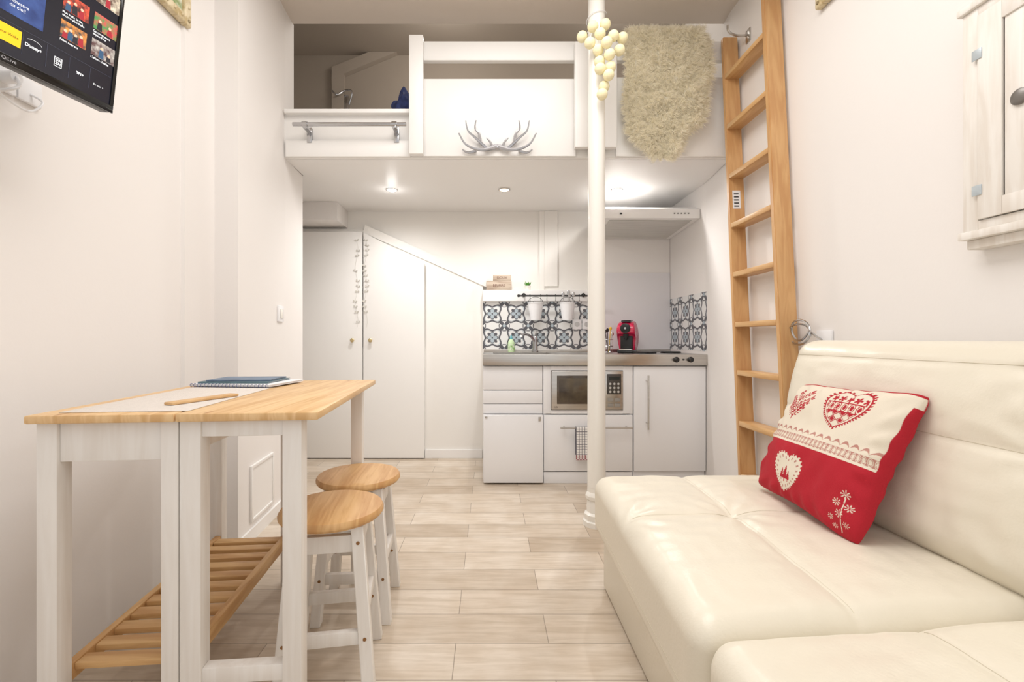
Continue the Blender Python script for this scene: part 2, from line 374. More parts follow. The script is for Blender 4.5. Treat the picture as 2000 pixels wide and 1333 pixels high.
# ------------------------------------------------------------ column
cx,cyy=.561,2.376
e=thing('column',(cx,cyy,0),'white painted round cast iron column with moulded foot','column')
add('shaft',lathe(NB(),[(.047,.2),(.046,.6),(.0445,1.6),(.043,2.879)],(cx,cyy,0),40),gloss,e)
add('base',lathe(NB(),[(.070,0),(.070,.025),(.060,.03),(.064,.045),(.064,.06),(.050,.07),(.052,.10),(.048,.13),(.056,.14),(.058,.155),(.054,.165),(.0475,.175),(.0475,.2)],(cx,cyy,0),10),gloss,e,smooth=True,angle=25)
# garland of balls
e=thing('string_lights',(cx,2.3,2.2),'cream cotton ball string lights looped around the column','string lights')
bp=[(1137,72,2.33),(1158,52,2.30),(1152,84,2.29),(1182,48,2.30),(1172,66,2.27),(1166,96,2.29),(1184,84,2.25),(1198,70,2.28),(1215,74,2.30),(1210,98,2.29),(1190,104,2.26),(1172,114,2.29),(1192,126,2.28),(1172,134,2.27),(1188,146,2.26),(1182,164,2.29),(1176,184,2.28)]
prev=[]
for px,py,Y in bp:
    c=Vector((WX(px,Y),Y,WZ(py,Y)))
    for _ in range(12):
        mv=False
        for q in prev:
            d=c-q
            if d.length<.055:
                c=q+(d.normalized() if d.length>1e-5 else Vector((0,-1,0)))*.0555; mv=True
        h=Vector((c.x-cx,c.y-cyy,0))
        if h.length<.076: h=h.normalized()*.077; c.x=cx+h.x; c.y=cyy+h.y; mv=True
        if not mv: break
    prev.append(c); add('ball',ball(NB(),c,.0275,(1,1,1),18,12),cotton,e)
tube_b=NB(); tube(tube_b,smoothpts([c+Vector((0,.012,0)) for c in prev],3),.0018,5)
pts=[(cx+.05*math.cos(a*math.pi/8),cyy+.05*math.sin(a*math.pi/8),2.60+.004*a) for a in range(17)]
tube(tube_b,pts,.002,5); add('cord',tube_b,paper,e)
# ------------------------------------------------------------ sheepskin
def skin():
    rows=[(0,1218,1380),(.06,1208,1392),(.15,1208,1396),(.3,1212,1400),(.45,1208,1390),(.6,1206,1388),(.72,1212,1380),(.80,1214,1350),(.88,1232,1342),(.94,1252,1334),(1,1268,1316)]
    def lr(t):
        for i in range(len(rows)-1):
            a,b_=rows[i],rows[i+1]
            if a[0]<=t<=b_[0]:
                f=(t-a[0])/(b_[0]-a[0]); return a[1]+(b_[1]-a[1])*f,a[2]+(b_[2]-a[2])*f
        return rows[-1][1:]
    Y0=2.566; zt=2.685; zbm=WZ(312,Y0)
    def P(u,t):
        l,r=lr(max(0,t)); x=WX(l+11+(r-l-22)*u,Y0)
        if t<0:
            k=-t
            if k<.12: return Vector((x,Y0-.03+k/.12*.115,zt+.035*math.sin(k/.12*3.14))),Vector((0,-.6,1))
            return Vector((x,Y0+.085,zt-(k-.12)*.6)),Vector((0,1,.2))
        z=zt+(zbm-zt)*t
        e_=min(1,(1-abs(2*u-1))*4)
        lump=(.026*noise.noise(Vector((x*12,0,z*12)))+.014*noise.noise(Vector((x*30,3,z*30))))*e_
        return Vector((x,Y0-.008-.030*e_-lump,z)),None
    def PN(u,t):
        p,n=P(u,t)
        if n is None:
            a=P(min(1,u+.01),t)[0]-P(max(0,u-.01),t)[0]; b_=P(u,min(1,t+.006))[0]-P(u,max(0,t-.006))[0]
            n=a.cross(b_)
            if n.length<1e-9: n=Vector((0,-1,0))
            n.normalize()
            if n.y>0: n=-n
        return p,n.normalized()
    bm=NB(); nu,nt_=60,100
    g=[[None]*(nu+1) for _ in range(nt_+1)]
    for j in range(nt_+1):
        for i in range(nu+1):
            t=-.28+1.28*j/nt_; p,n=PN(i/nu,t); g[j][i]=bm.verts.new(p)
    for j in range(nt_):
        for i in range(nu): bm.faces.new((g[j][i],g[j+1][i],g[j+1][i+1],g[j][i+1]))
    cells={}; cs=.017
    for q in range(66000):
        u=random.random(); t=random.uniform(-.13,1.0)
        p,n=PN(u,t)
        ix=math.floor(p.x/cs); iz=math.floor(p.z/cs+.5*(ix%2)); key=(ix,iz)
        if key not in cells:
            a=random.uniform(0,6.28); cells[key]=(((ix+random.uniform(.2,.8))*cs,(iz+random.uniform(.2,.8)-.5*(ix%2))*cs),Vector((math.cos(a)*.35,0,math.sin(a)*.35-.25)))
        (ccx,ccz),dr_=cells[key]
        ou=(u-.5)*2; edge=max(0,abs(ou)-.85)/.15; be=max(0,t-.88)/.12
        ln=random.uniform(.020,.036)*(1+.5*max(edge,be)*random.random())
        lean=Vector(((ccx-p.x)/cs*.45,0,(ccz-p.z)/cs*.45))
        d=(n*.8+lean+dr_*.8+Vector((random.uniform(-.42,.42),random.uniform(-.1,.1),random.uniform(-.42,.42)))+Vector((.9*edge*(1 if ou>0 else -1),0,-.6*be))).normalized()
        if d.y>.05 and t>0: d.y=-.05
        w=Vector((random.uniform(-1,1),random.uniform(-1,1),random.uniform(-1,1))).cross(d).normalized()*random.uniform(.0006,.0010)
        m1=p+d*ln*.55; d2=(d+dr_*.8+Vector((random.uniform(-.7,.7),0,random.uniform(-.8,.5)))).normalized(); m2=m1+d2*ln*.5
        v=[bm.verts.new(c) for c in (p-w,p+w,m1+w,m1-w,m2)]
        bm.faces.new((v[0],v[1],v[2],v[3])); bm.faces.new((v[3],v[2],v[4]))
    return bm
add('sheepskin_rug',skin(),furM,None,'fluffy cream sheepskin hung over the mezzanine railing','sheepskin rug',smooth=False)
# loft items
e=thing('reading_lamp',(WX(672,3.7),3.72,WZ(216,3.7)),'small chrome clip reading lamp in the mezzanine alcove','lamp')
Yl=3.70
add('bracket',B(WX(664,Yl),WX(680,Yl),3.70,3.7395,WZ(212,Yl),WZ(186,Yl),bev=.003),chrome,e)
add('arm',tube(NB(),smoothpts([(WX(652,Yl),Yl-.05,WZ(183,Yl)),(WX(662,Yl),Yl-.04,WZ(190,Yl)),(WX(674,Yl),Yl-.02,WZ(180,Yl)),(WX(690,Yl),Yl-.03,WZ(183,Yl)),(WX(682,Yl),Yl,WZ(205,Yl))]),.007,8),chrome,e)
b=NB(); bmesh.ops.create_icosphere(b,subdivisions=5,radius=1)
for v in b.verts:
    n_=noise.noise(v.co*2.2)*.25+noise.noise(v.co*6)*.1; v.co=Vector((v.co.x*.10*(1+n_),v.co.y*.11*(1+n_),v.co.z*.175*(1+n_)))+Vector((WX(794,2.86),2.86,2.335))
    v.co.z=max(v.co.z,2.161)
add('duffel_bag',b,M('navy_fabric',(44,58,110),.8,var=.5,scale=(30,30,30),bump=.3),None,'crumpled navy fabric bag on the mezzanine floor','bag')
# ------------------------------------------------------------ kitchenette
x0,x1,x2,x3=-.041,.363,.965,1.452
c=thing('drawer_cabinet',((x0+x1)/2,3.3,0),'white kitchen base unit with two drawers and a low door','kitchen cabinet','kitchenette base units')
add('body',B(x0,x1-.002,3.07,3.655,.02,.788),unitW,c)
add('drawer',B(x0+.002,x1-.004,3.05,3.0695,.627,.785,bev=.003),unitW,c)
add('drawer',B(x0+.002,x1-.004,3.05,3.0695,.535,.622,bev=.003),unitW,c)
add('drawer',B(x0+.002,x1-.004,3.05,3.0695,.468,.531,bev=.003),unitW,c)
d=add('door',B(x0+.004,x1-.004,3.02,3.0695,.012,.462,bev=.004),unitW,c)
add('latch',B(x0+.015,x0+.03,3.012,3.0195,.445,.455,bev=.001),steel,d); add('latch',B(x1-.035,x1-.02,3.012,3.0195,.425,.452,bev=.001),steel,d)
add('plinth',B(x0+.004,x1-.004,3.10,3.12,0,.0195),unitW,c)
c=thing('microwave_cabinet',((x1+x2)/2,3.3,0),'white kitchen base unit with an open niche holding the microwave','kitchen cabinet','kitchenette base units')
b=NB(); bx(b,x1,x1+.018,3.06,3.655,.05,.788); bx(b,x2-.018,x2-.002,3.06,3.655,.05,.788); bx(b,x1+.018,x2-.018,3.06,3.655,.47,.488); bx(b,x1+.018,x2-.018,3.06,3.655,.77,.788); bx(b,x1+.018,x2-.018,3.64,3.655,.05,.77); bx(b,x1+.018,x2-.018,3.06,3.655,.05,.068); add('body',b,unitW,c)
b=NB(); bx(b,x1+.001,.414,3.045,3.0595,.468,.785,.002); bx(b,.897,x2-.003,3.045,3.0595,.468,.785,.002); bx(b,.414,.897,3.045,3.0595,.757,.785); bx(b,.414,.897,3.045,3.0595,.468,.492); add('surround',b,unitW,c)
d=add('door',B(x1+.003,x2-.005,3.04,3.0595,.085,.460,bev=.003),unitW,c)
hz=.383; b=NB(); tube(b,[(.47,2.995,hz),(.945,2.995,hz)],.006,10); 
for hx in (.50,.915): tube(b,[(hx,2.995,hz),(hx,3.04,hz)],.004,8)
add('handle',b,steel,d)
add('plinth',B(x1+.003,x2-.005,3.05,3.07,0,.078,bev=.002),unitW,c)
mw=thing('microwave',(.655,3.2,.489),'stainless steel microwave oven with dark glass door','microwave')
add('body',B(.418,.893,3.062,3.42,.4885,.752,bev=.004),steel,mw)
d=add('door',B(.416,.77,3.03,3.061,.497,.753,bev=.004),steel,mw)
add('window',B(.452,.745,3.024,3.0295,.535,.725,bev=.002),darkgl,d)
b=NB(); bx(b,.466,.731,3.0215,3.0235,.552,.708,.0005); add('glass',b,M('mw_inner',(110,98,78),.15,col2=(60,50,40),scale=(6,6,6)),d)
cp=add('control_panel',B(.772,.893,3.03,3.061,.497,.753,bev=.004),steel,mw)
add('display',B(.785,.880,3.026,3.0295,.60,.735,bev=.001),M('mw_panel',(70,66,62),.3),cp)
b=NB()
for i in range(3):
    for j in range(3): lathe(b,[(.008,0),(.008,-.002)],(.806+i*.027,3.0255,.617+j*.026),12,'y')
add('buttons',b,M('mw_button',(196,194,190),.4),cp)
b=NB()
for i in range(2):
    for j in range(2): bx(b,.790+i*.046,.828+i*.046,3.026,3.0295,.515+j*.035,.538+j*.035,.001)
add('keys',b,M('mw_key',(150,146,140),.4),cp)
add('clock',B(.797,.868,3.0235,3.0258,.697,.718),M('lcd',(38,44,44),.2),cp)
RX=Matrix.Rotation(math.radians(90),4,'X')
tb=text('t','LG',.016,Matrix.Translation((.447,3.029,.514))@RX,black,None); add('logo',tb,M('logo_dark',(50,30,40),.4),d)
c=thing('fridge_cabinet',((x2+x3)/2,3.3,0),'white refrigerator unit with a tall bar handle','fridge','kitchenette base units')
add('body',B(x2,x3-.001,3.07,3.655,.03,.788),unitW,c)
d=add('door',B(x2+.003,x3-.003,3.04,3.0695,.085,.785,bev=.003),unitW,c)
b=NB(); hx=1.05; tube(b,[(hx,2.995,.37),(hx,2.995,.728)],.006,10)
for z in (.41,.69): tube(b,[(hx,2.995,z),(hx,3.04,z)],.004,8)
add('handle',b,steel,d)
add('plinth',B(x2+.003,x3-.003,3.06,3.08,0,.08,bev=.002),unitW,c)
w=thing('worktop',(.7,3.3,.79),'stainless steel kitchenette worktop with sink and hotplates','worktop')
zt=.865
b=NB(); bx(b,x0,x3,3.02,3.16,.792,zt,.002); bx(b,x0,.03,3.16,3.50,.792,zt); bx(b,.44,x3,3.16,3.50,.792,zt); bx(b,x0,x3,3.50,3.659,.792,zt)
add('slab',b,steel,w)
b=NB(); bx(b,.03,.44,3.16,3.165,.7925,zt-.001); bx(b,.03,.44,3.495,3.50,.7925,zt-.001); bx(b,.03,.44,3.165,3.495,.792,.796); bx(b,x0,x3,3.645,3.659,zt,.885,.002); add('sink',b,steel,w)
for px,yy,r in ((1.12,3.30,.09),(1.34,3.36,.072)):
    add('hotplate',lathe(NB(),[(r,0),(r,.008),(r*.95,.012),(r*.3,.010)],(px,yy,zt),28),black,w)
for px in (1321,1349):
    b=lathe(NB(),[(.019,0),(.019,-.006),(.014,-.010),(.012,-.024)],(WX(px,3.02),3.02,WZ(703,3.02)),20,'y'); add('knob',b,black,w)
b=lathe(NB(),[(.006,0),(.006,-.004)],(WX(1335,3.02),3.02,WZ(703,3.02)),12,'y'); add('indicator',b,black,w)
# faucet
fx=.36; fy=3.56
e=thing('faucet',(fx,fy,zt),'chrome single lever mixer tap at the sink','faucet')
add('body',lathe(NB(),[(.026,0),(.026,.01),(.021,.014),(.020,.10),(.022,.11),(.016,.125)],(fx,fy,zt+.0005),20),chrome,e)
add('spout',tube(NB(),smoothpts([(fx,fy,zt+.07),(fx-.04,fy-.05,zt+.125),(fx-.10,fy-.12,zt+.14),(fx-.12,fy-.15,zt+.125)]),.010,10),chrome,e)
add('lever',tube(NB(),[(fx,fy,zt+.12),(fx+.01,fy-.05,zt+.165)],[.009,.006],8),chrome,e)
# dish soap
e=thing('dish_soap_bottle',(.175,3.58,zt),'small green and clear dish soap bottle by the sink','bottle')
add('bottle',lathe(NB(),[(.024,0),(.027,.01),(.027,.07),(.020,.09),(.011,.10)],(.175,3.58,zt+.0005),18),M('soap_liquid',(200,226,180),.1),e)
add('cap',lathe(NB(),[(.011,0),(.011,.018),(.006,.022),(.005,.034)],(.175,3.58,zt+.1005),14),M('teal_cap',(110,180,190),.4),e)
add('paper_label',lathe(NB(),[(.0273,.02),(.0273,.06)],(.175,3.58,zt),18),M('soap_label',(130,186,90),.5,col2=(240,240,230),scale=(60,60,60)),e)
# coffee machine
def rc(bm,x0,x1,poly,r=.01,seg=3):
    n0=set(bm.verts); prism(bm,poly,x0,x1,'yz'); vs=[v for v in bm.verts if v not in n0]
    es=list({e_ for v in vs for e_ in v.link_edges}); bmesh.ops.bevel(bm,geom=es,offset=r,segments=seg,affect='EDGES',profile=.5)
XF[0]=Matrix.Translation((1.04,3.42,zt+.001))@Matrix.Rotation(math.radians(-24),4,'Z')
e=thing('coffee_machine',(0,0,0),'small pinkish-red capsule coffee machine with black trim','coffee machine')
def spoly():
    pts=smoothpts([Vector((-.03,.010,0)),Vector((.10,.008,0)),Vector((.150,.04,0)),Vector((.160,.11,0)),Vector((.150,.18,0)),Vector((.10,.222,0)),Vector((.02,.234,0)),Vector((-.06,.228,0)),Vector((-.105,.205,0)),Vector((-.118,.170,0)),Vector((-.10,.140,0)),Vector((-.055,.130,0)),Vector((-.035,.10,0))],2)
    return [(p.x,p.y) for p in pts]
b=NB(); rc(b,-.060,.060,spoly(),.010,2)
for v in b.verts:
    zz=(v.co.z-.12)/.13; v.co.x*=1.10-.30*zz*zz
add('body',b,red,e,angle=60)
b=NB(); bx(b,-.058,.058,-.13,.12,0,.020,.008,3); add('drip_tray',b,black,e)
b=NB(); bx(b,-.045,.045,-.128,-.04,.0205,.028,.002); add('grid',b,steel,e)
b=NB(); bx(b,-.044,.044,-.052,-.040,.03,.128,.004); add('recess',b,black,e)
b=NB(); tube(b,[(0,-.085,.138),(0,-.088,.100)],[.022,.012],14); add('spout',b,black,e)
b=NB(); lathe(b,[(.036,0),(.036,-.008),(.028,-.012)],(0,-.114,.180),24,'y'); add('front_badge',b,black,e)
b=NB(); rc(b,-.034,.034,[(-.095,.224),(.05,.236),(.05,.246),(-.08,.240)],.003,2); add('lever',b,M('lever_dark',(60,56,58),.25,.4),e)
b=NB(); lathe(b,[(.008,0),(.008,-.006)],(0,-.126,.180),12,'y'); add('capsule_mark',b,chrome,e)
XF[0]=None
# utensil stand
e=thing('utensil_holder',(.905,3.45,zt),'wire cutlery holder with black and yellow utensils','utensil holder')
b=NB(); 
ux=.895
for z in (.0055,.05,.10):
    tube(b,[(ux+.035*math.cos(a*math.pi/10),3.42+.035*math.sin(a*math.pi/10),zt+z) for a in range(20)],.0025,6,closed=True)
for a in range(10):
    tube(b,[(ux+.035*math.cos(a*math.pi/5),3.42+.035*math.sin(a*math.pi/5),zt+z) for z in (.004,.10)],.0014,5)
add('basket',b,chrome,e)
for i,(dx,hh,mt) in enumerate(((-.015,.15,black),(.01,.17,M('yellow_plastic',(225,190,60),.4)),(.02,.13,steel),(0,.16,black))):
    b=NB(); tube(b,[(ux+dx*.4,3.42+.01*(i-1.5),zt+.006),(ux+dx*1.6,3.42+.012*(i-1.5),zt+hh)],[.003,.003],8); ball(b,(ux+dx*1.7,3.42+.012*(i-1.5),zt+hh+.01),.011,(1,.4,1.3),12,8)
    add('utensil',b,mt,e)
# backsplash tiles
def tilecol(u,v):
    W=(.80,.80,.79,1); Dk=lin((86,86,92)); Bl=lin((174,187,195))
    fu=u-math.floor(u); fv=v-math.floor(v); x=fu-.5; y=fv-.5
    r=math.hypot(x,y); th=math.atan2(y,x)
    cxn=.5-abs(x); cyn=.5-abs(y); rc_=math.hypot(cxn,cyn); tc=math.atan2(cyn,cxn)
    if r<.035: return Dk
    if r<.19*abs(math.cos(2*th))**.5+.015: return Bl
    if r<.20*abs(math.cos(2*th))**.5+.035: return Dk
    if .08<r<.27*abs(math.cos(2*(th+math.pi/4)))**1.2: return Dk
    q=.370+.085*math.cos(4*th+math.pi)
    if abs(r-q)<.040: return Dk
    if abs(r-q+.066)<.012: return Bl
    if rc_<.065: return Bl
    if rc_<.095: return Dk
    s2=abs(math.sin(2*tc))
    if rc_<.23*s2**1.5+.05: return Dk
    if .20<rc_<.235 and s2<.75: return Dk
    return W
def tilegrid(name,umax,vmax,step,f,T_,lab,off=(0,0)):
    nu=int(umax/step); nv=int(vmax/step); bm=NB(); cols=[]; g=[]
    for j in range(nv+1):
        row=[]
        for i in range(nu+1):
            u=umax*i/nu; v=vmax*j/nv; row.append(bm.verts.new(f(u,v))); cols.append(tilecol(u/T_+off[0],v/T_+off[1]))
        g.append(row)
    for j in range(nv):
        for i in range(nu): bm.faces.new((g[j][i],g[j][i+1],g[j+1][i+1],g[j+1][i]))
    return add(name,bm,attr_mat('cement_tile',.3),None,lab,'backsplash',cols=cols,smooth=False,group='patterned backsplash panels')
bx0=WX(943,3.655); 
tilegrid('backsplash',.95,.385,.0022,lambda u,v:(bx0+u,3.6585,.886+v),.192,'grey and blue patterned cement tile backsplash behind the sink',(.1,0.02))
tilegrid('backsplash',.62,.40,.0022,lambda u,v:(1.4535,3.655-u,.886+v),.192,'grey and blue patterned cement tile panel beside the hob')
add('splash_panel',B(.92,1.452,3.650,3.6594,.886,1.50),M('grey_panel',(226,224,227),.25),None,'plain pale grey splash panel behind the hob','splash panel')
add('wall_hob_backing',B(.905,1.453,3.66,3.739,1.356,2.016),wallM,smooth=False,**ST)
# outlets
for px in (1127,1146):
    e=thing('power_outlet',(WX(px,3.65),3.65,WZ(643,3.65)),'white wall socket on the patterned tiles','socket','backsplash sockets')
    x=WX(px,3.65); z=WZ(634,3.65)
    add('plate',B(x-.037,x+.037,3.646,3.6582,z-.04,z+.04,bev=.003),unitW,e)
    add('socket',lathe(NB(),[(.020,0),(.020,-.0015),(.016,-.002)],(x,3.646,z),20,'y'),M('socket_shadow',(200,200,200),.5),e)
# hanging rail, buckets
ry=3.58; rz=WZ(578,ry); xa,xb=WX(1013,ry),WX(1165,ry)
e=thing('hanging_rail',((xa+xb)/2,ry,rz),'black metal kitchen rail with hooks above the sink','kitchen rail')
b=NB(); tube(b,[(xa,ry,rz),(xb,ry,rz)],.007,12); ball(b,(xa,ry,rz),.012); ball(b,(xb,ry,rz),.012); add('bar',b,blackmet,e)
for px in (1024,1142):
    b=NB(); x=WX(px,ry); tube(b,[(x,ry,rz),(x,3.6345,rz+.01)],.006,8); lathe(b,[(.016,0),(.016,-.006)],(x,3.6349,rz+.01),16,'y'); add('bracket',b,blackmet,e)
for px in (1035,1056,1068,1085,1097,1118,1131):
    x=WX(px,ry); b=NB(); tube(b,smoothpts([(x,ry+.008,rz-.002),(x,ry+.004,rz+.010),(x,ry-.008,rz+.010),(x,ry-.011,rz-.01),(x,ry-.003,rz-.03),(x,ry-.010,rz-.042),(x,ry-.018,rz-.034)],3),.0018,6); add('hook',b,blackmet,e)
for px in (1046,1108):
    x=WX(px,3.56); zc=WZ(626,3.56)
    e=thing('hanging_pail',(x,3.56,zc),'small white metal pail hanging from the black rail','pail','pails on the kitchen rail')
    b=NB(); prof=[(.040,0),(.060,.13),(.063,.132),(.063,.137),(.058,.137),(.037,.004)]; lathe(b,prof,(x,3.56,zc),28); add('body',b,unitW,e)
    pts=[(x+.06*math.cos(math.pi*a/10),3.56,zc+.132+.050*math.sin(math.pi*a/10)) for a in range(11)]; add('handle',tube(NB(),pts,.0018,6),blackmet,e)
for i,(dx,lean,hh) in enumerate(((-.02,-.015,.19),(0,.008,.205),(.018,.03,.19),(.03,-.01,.18))):
    x=WX(1108,3.56)+dx; zc=WZ(626,3.56); b=NB(); y=3.56+.01*(i-1.5)
    tube(b,[(x,y,zc+.006),(x+lean,y,zc+hh)],[.003,.003],6); ball(b,(x+lean*1.05,y,zc+hh+.012),.013,(1,.25,1.5),12,8)
    add('spoon',b,chrome,None,'steel spoon standing in a white hanging pail','spoon',group='cutlery in the pail')
# crates and plant on ledge
lz=1.3605; vin=wood('vintage_crate',(200,184,166),(170,150,132),(6,40,40),.7)
def crate(x0_,x1_,z0_,z1_,lab):
    e=thing('wooden_crate',((x0_+x1_)/2,3.66,z0_),lab,'wooden box','vintage wooden boxes')
    y0,y1=3.638,3.70
    b=NB(); bx(b,x0_,x1_,y0,y0+.007,z0_,z1_,.001); bx(b,x0_,x1_,y1-.007,y1,z0_,z1_); bx(b,x0_,x0_+.007,y0+.007,y1-.007,z0_,z1_); bx(b,x1_-.007,x1_,y0+.007,y1-.007,z0_,z1_); bx(b,x0_+.007,x1_-.007,y0+.007,y1-.007,z0_,z0_+.007); add('box',b,vin,e)
    tb=text('t','BEURRE' if x1_-x0_>.17 else 'DOUX',.028,Matrix.Translation(((x0_+x1_)/2,y0-.0006,(z0_+z1_)/2))@RX,black,None); add('lettering',tb,M('crate_ink',(110,74,62),.7),e)
ym=3.65
crate(WX(950,ym),WX(999,ym),lz,lz+.072,'worn wooden vintage crate on the kitchen ledge')
crate(WX(963,ym),WX(998,ym),lz+.0725,lz+.12,'smaller worn wooden crate stacked on another')
e=thing('potted_plant',(WX(1031,ym),ym,lz),'tiny green plant in a white pot on the ledge','plant')
add('pot',lathe(NB(),[(.020,0),(.026,.035),(.022,.035),(.020,.03)],(WX(1031,ym),ym+.02,lz),18),gloss,e)
b=NB()
for i in range(60):
    a=random.uniform(0,6.28); r_=random.uniform(0,.02); p=Vector((WX(1031,ym)+r_*math.cos(a),ym+.02+r_*math.sin(a),lz+.032)); d_=Vector((math.cos(a)*.4,math.sin(a)*.4,1)).normalized()*random.uniform(.02,.045); w_=Vector((-math.sin(a),math.cos(a),0))*.004
    vs=[b.verts.new(c_) for c_ in (p-w_*.4,p+w_*.4,p+d_*.6+w_,p+d_,p+d_*.6-w_)]; b.faces.new(vs)
add('foliage',b,M('leaf_green',(92,160,60),.6),e)
# hood
e=thing('range_hood',(1.13,3.3,1.77),'slim white under-cabinet range hood on the wall','range hood')
b=NB(); prism(b,[(3.13,1.80),(3.655,1.77),(3.655,1.90),(3.22,1.90),(3.13,1.862)],.80,1.452,'yz'); hb=add('body',b,white,e,smooth=False)
b=NB(); prism(b,[(3.17,1.7965),(3.62,1.7705),(3.62,1.766),(3.17,1.792)],.84,1.41,'yz'); add('filter',b,M('hood_filter',(215,213,208),.4,.3,var=.2,scale=(4,120,4)),e,smooth=False)
b=NB()
for i in range(5): bx(b,1.27+i*.024,1.280+i*.024,3.124,3.1295,1.828,1.836,.001)
add('buttons',b,M('hood_button',(120,118,116),.4),e)
b=NB(); bx(b,.90,.915,3.126,3.1295,1.826,1.836); add('badge',b,blackmet,e)
# tea towel
e_w=NB(); cols=[]; g=[]
xa,xb=.570,.725; nu,nv=90,150
for j in range(nv+1):
    row=[]; s=j/nv*.45
    for i in range(nu+1):
        u=i/nu; x=xa+(xb-xa)*u
        if s<.18: y=2.995+.0095+.002*math.sin(u*14); z=hz-.18+s+.02*u
        elif s<.205: a=(s-.18)/.025*math.pi; y=2.995+.009*math.cos(a); z=hz+.009*math.sin(a)
        else: y=2.995-.0095-.006*abs(math.sin(u*8+.5))*min(1,(s-.205)*8); z=hz-(s-.205)*.86
        row.append(e_w.verts.new((x,y,z)))
        gx=(u*8)%1; gz=(s*52)%1
        if s>.41: c__=lin((150,84,90)) if (gx<.3)!=(gz<.3) else lin((226,218,216))
        else: c__=lin((108,106,116)) if (gx<.18 or gz<.18) else lin((240,238,236))
        cols.append(c__)
    g.append(row)
for j in range(nv):
    for i in range(nu): e_w.faces.new((g[j][i],g[j][i+1],g[j+1][i+1],g[j+1][i]))
add('tea_towel',e_w,attr_mat('towel_cloth',.9),None,'white checked tea towel hanging on the lower cabinet handle','towel',cols=cols)
# ------------------------------------------------------------ ladder
e=thing('ladder',(1.355,2.18,0),'honey beech wooden loft ladder standing against the wall','ladder')
sl=.0744; LX=1.355
def ly(z): return 2.37+sl*z
def ry_(z): return 1.995+sl*z
for f_ in (ly,ry_):
    b=NB(); beam(b,(LX,f_(0),0.001),(LX,f_(2.665),2.665),.082,.027); bmesh.ops.bevel(b,geom=b.edges[:],offset=.003,segments=2,affect='EDGES'); add('rail',b,beech,e)
for z in (.25,.525,.79,1.045,1.315,1.585,1.86,2.14,2.43):
    b=B(LX-.041,LX+.039,ry_(z)+.0135,ly(z)-.0135,z-.013,z+.013,bev=.003); add('rung',b,beechT,e)
b=B(LX-.025,LX+.018,ly(1.73)-.0150,ly(1.73)-.0138,1.68,1.78); 
for v in b.verts: v.co.y+= (v.co.z-1.73)*sl
s_=add('sticker',b,paper,e)
b=NB()
for i in range(5): bx(b,LX-.018,LX+.008,ly(1.73)-.0158,ly(1.73)-.0151,1.69+i*.017,1.697+i*.017)
for v in b.verts: v.co.y+= (v.co.z-1.73)*sl
add('print',b,M('print_black',(60,60,60),.6),s_)
for Y,z in ((2.47,2.62),(2.09,2.60)):
    e=thing('ladder_hook',(1.4,Y,z),'steel hook holding the ladder to the wall','hook','ladder wall hooks')
    b=NB(); bx(b,1.404,1.4095,Y-.02,Y+.02,z-.04,z+.03,.001); add('plate',b,steel,e)
    add('hook',tube(NB(),smoothpts([(1.405,Y,z),(1.37,Y,z-.005),(1.33,Y,z),(1.30,Y,z+.02),(1.295,Y,z+.05)]),.006,8),steel,e)
# ------------------------------------------------------------ wall cupboard on right
e=thing('wall_cupboard',(1.38,1.07,1.22),'whitewashed rustic wooden shutter cupboard on the wall','wall cupboard')
b=NB(); bx(b,1.362,1.4095,.80,1.29,1.275,1.885); add('body',b,rustic,e)
b=NB(); bx(b,1.348,1.362,1.255,1.295,1.27,1.885,.002); bx(b,1.348,1.362,.79,.84,1.27,1.885,.002); bx(b,1.348,1.362,.84,1.255,1.27,1.295,.002); bx(b,1.348,1.362,.84,1.255,1.86,1.885,.002); add('frame',b,rustic,e)
b=NB(); bx(b,1.338,1.4095,.77,1.305,1.885,1.905,.004); add('cornice',b,rustic,e)
b=NB(); bx(b,1.342,1.4095,.77,1.305,1.248,1.27,.003); bx(b,1.362,1.4095,.78,1.298,1.222,1.248,.003); add('sill',b,rustic,e)
d=NB(); bx(d,1.340,1.348,1.19,1.25,1.297,1.858,.002); bx(d,1.340,1.348,.845,.905,1.297,1.858,.002); bx(d,1.340,1.348,.905,1.19,1.297,1.345,.002); bx(d,1.340,1.348,.905,1.19,1.81,1.858,.002)
for i in range(4): bx(d,1.345,1.3478,.906+i*.071,.976+i*.071-.002,1.345,1.81,.001)
dd=add('door',d,rustic,e)
hm=M('hinge_steel',(190,200,206),.4,.4)
for z in (1.377,1.75): add('hinge',B(1.3375,1.3398,1.237,1.262,z-.014,z+.014,bev=.0008),hm,dd)
b=lathe(NB(),[(.020,0),(.020,-.006),(.014,-.010)],(1.3445,1.150,1.583),24,'x'); add('knob',b,M('pewter',(130,126,122),.4,.6),dd)
# pictures
fm=wood('antique_frame',(226,212,180),(188,166,120),(30,30,30),.5)
def picture(x,y0,y1,z0,z1,sg,lab):
    e=thing('picture_frame',(x,(y0+y1)/2,z0),lab,'picture')
    b=NB()
    a,c_=sorted((x,x+sg*.03)); w=.04
    for q in ((y0,y0+w,z0,z1),(y1-w,y1,z0,z1),(y0+w,y1-w,z0,z0+w),(y0+w,y1-w,z1-w,z1)): bx(b,a,c_,*q,.008,3)
    for i in range(8):
        ball(b,(x+sg*.03,y0+.02+(y1-y0-.04)*i/7,z0+w/2),.007,(1,1,1),8,6)
        ball(b,(x+sg*.03,y0+w/2,z0+.02+(z1-z0-.04)*i/7),.007,(1,1,1),8,6); ball(b,(x+sg*.03,y1-w/2,z0+.02+(z1-z0-.04)*i/7),.007,(1,1,1),8,6)
    add('frame',b,fm,e)
    a,c_=sorted((x,x+sg*.015)); add('canvas',B(a,c_,y0+w,y1-w,z0+w,z1-w),M('canvas_flowers',(225,222,205),.7,col2=(130,150,90),scale=(25,25,25)),e)
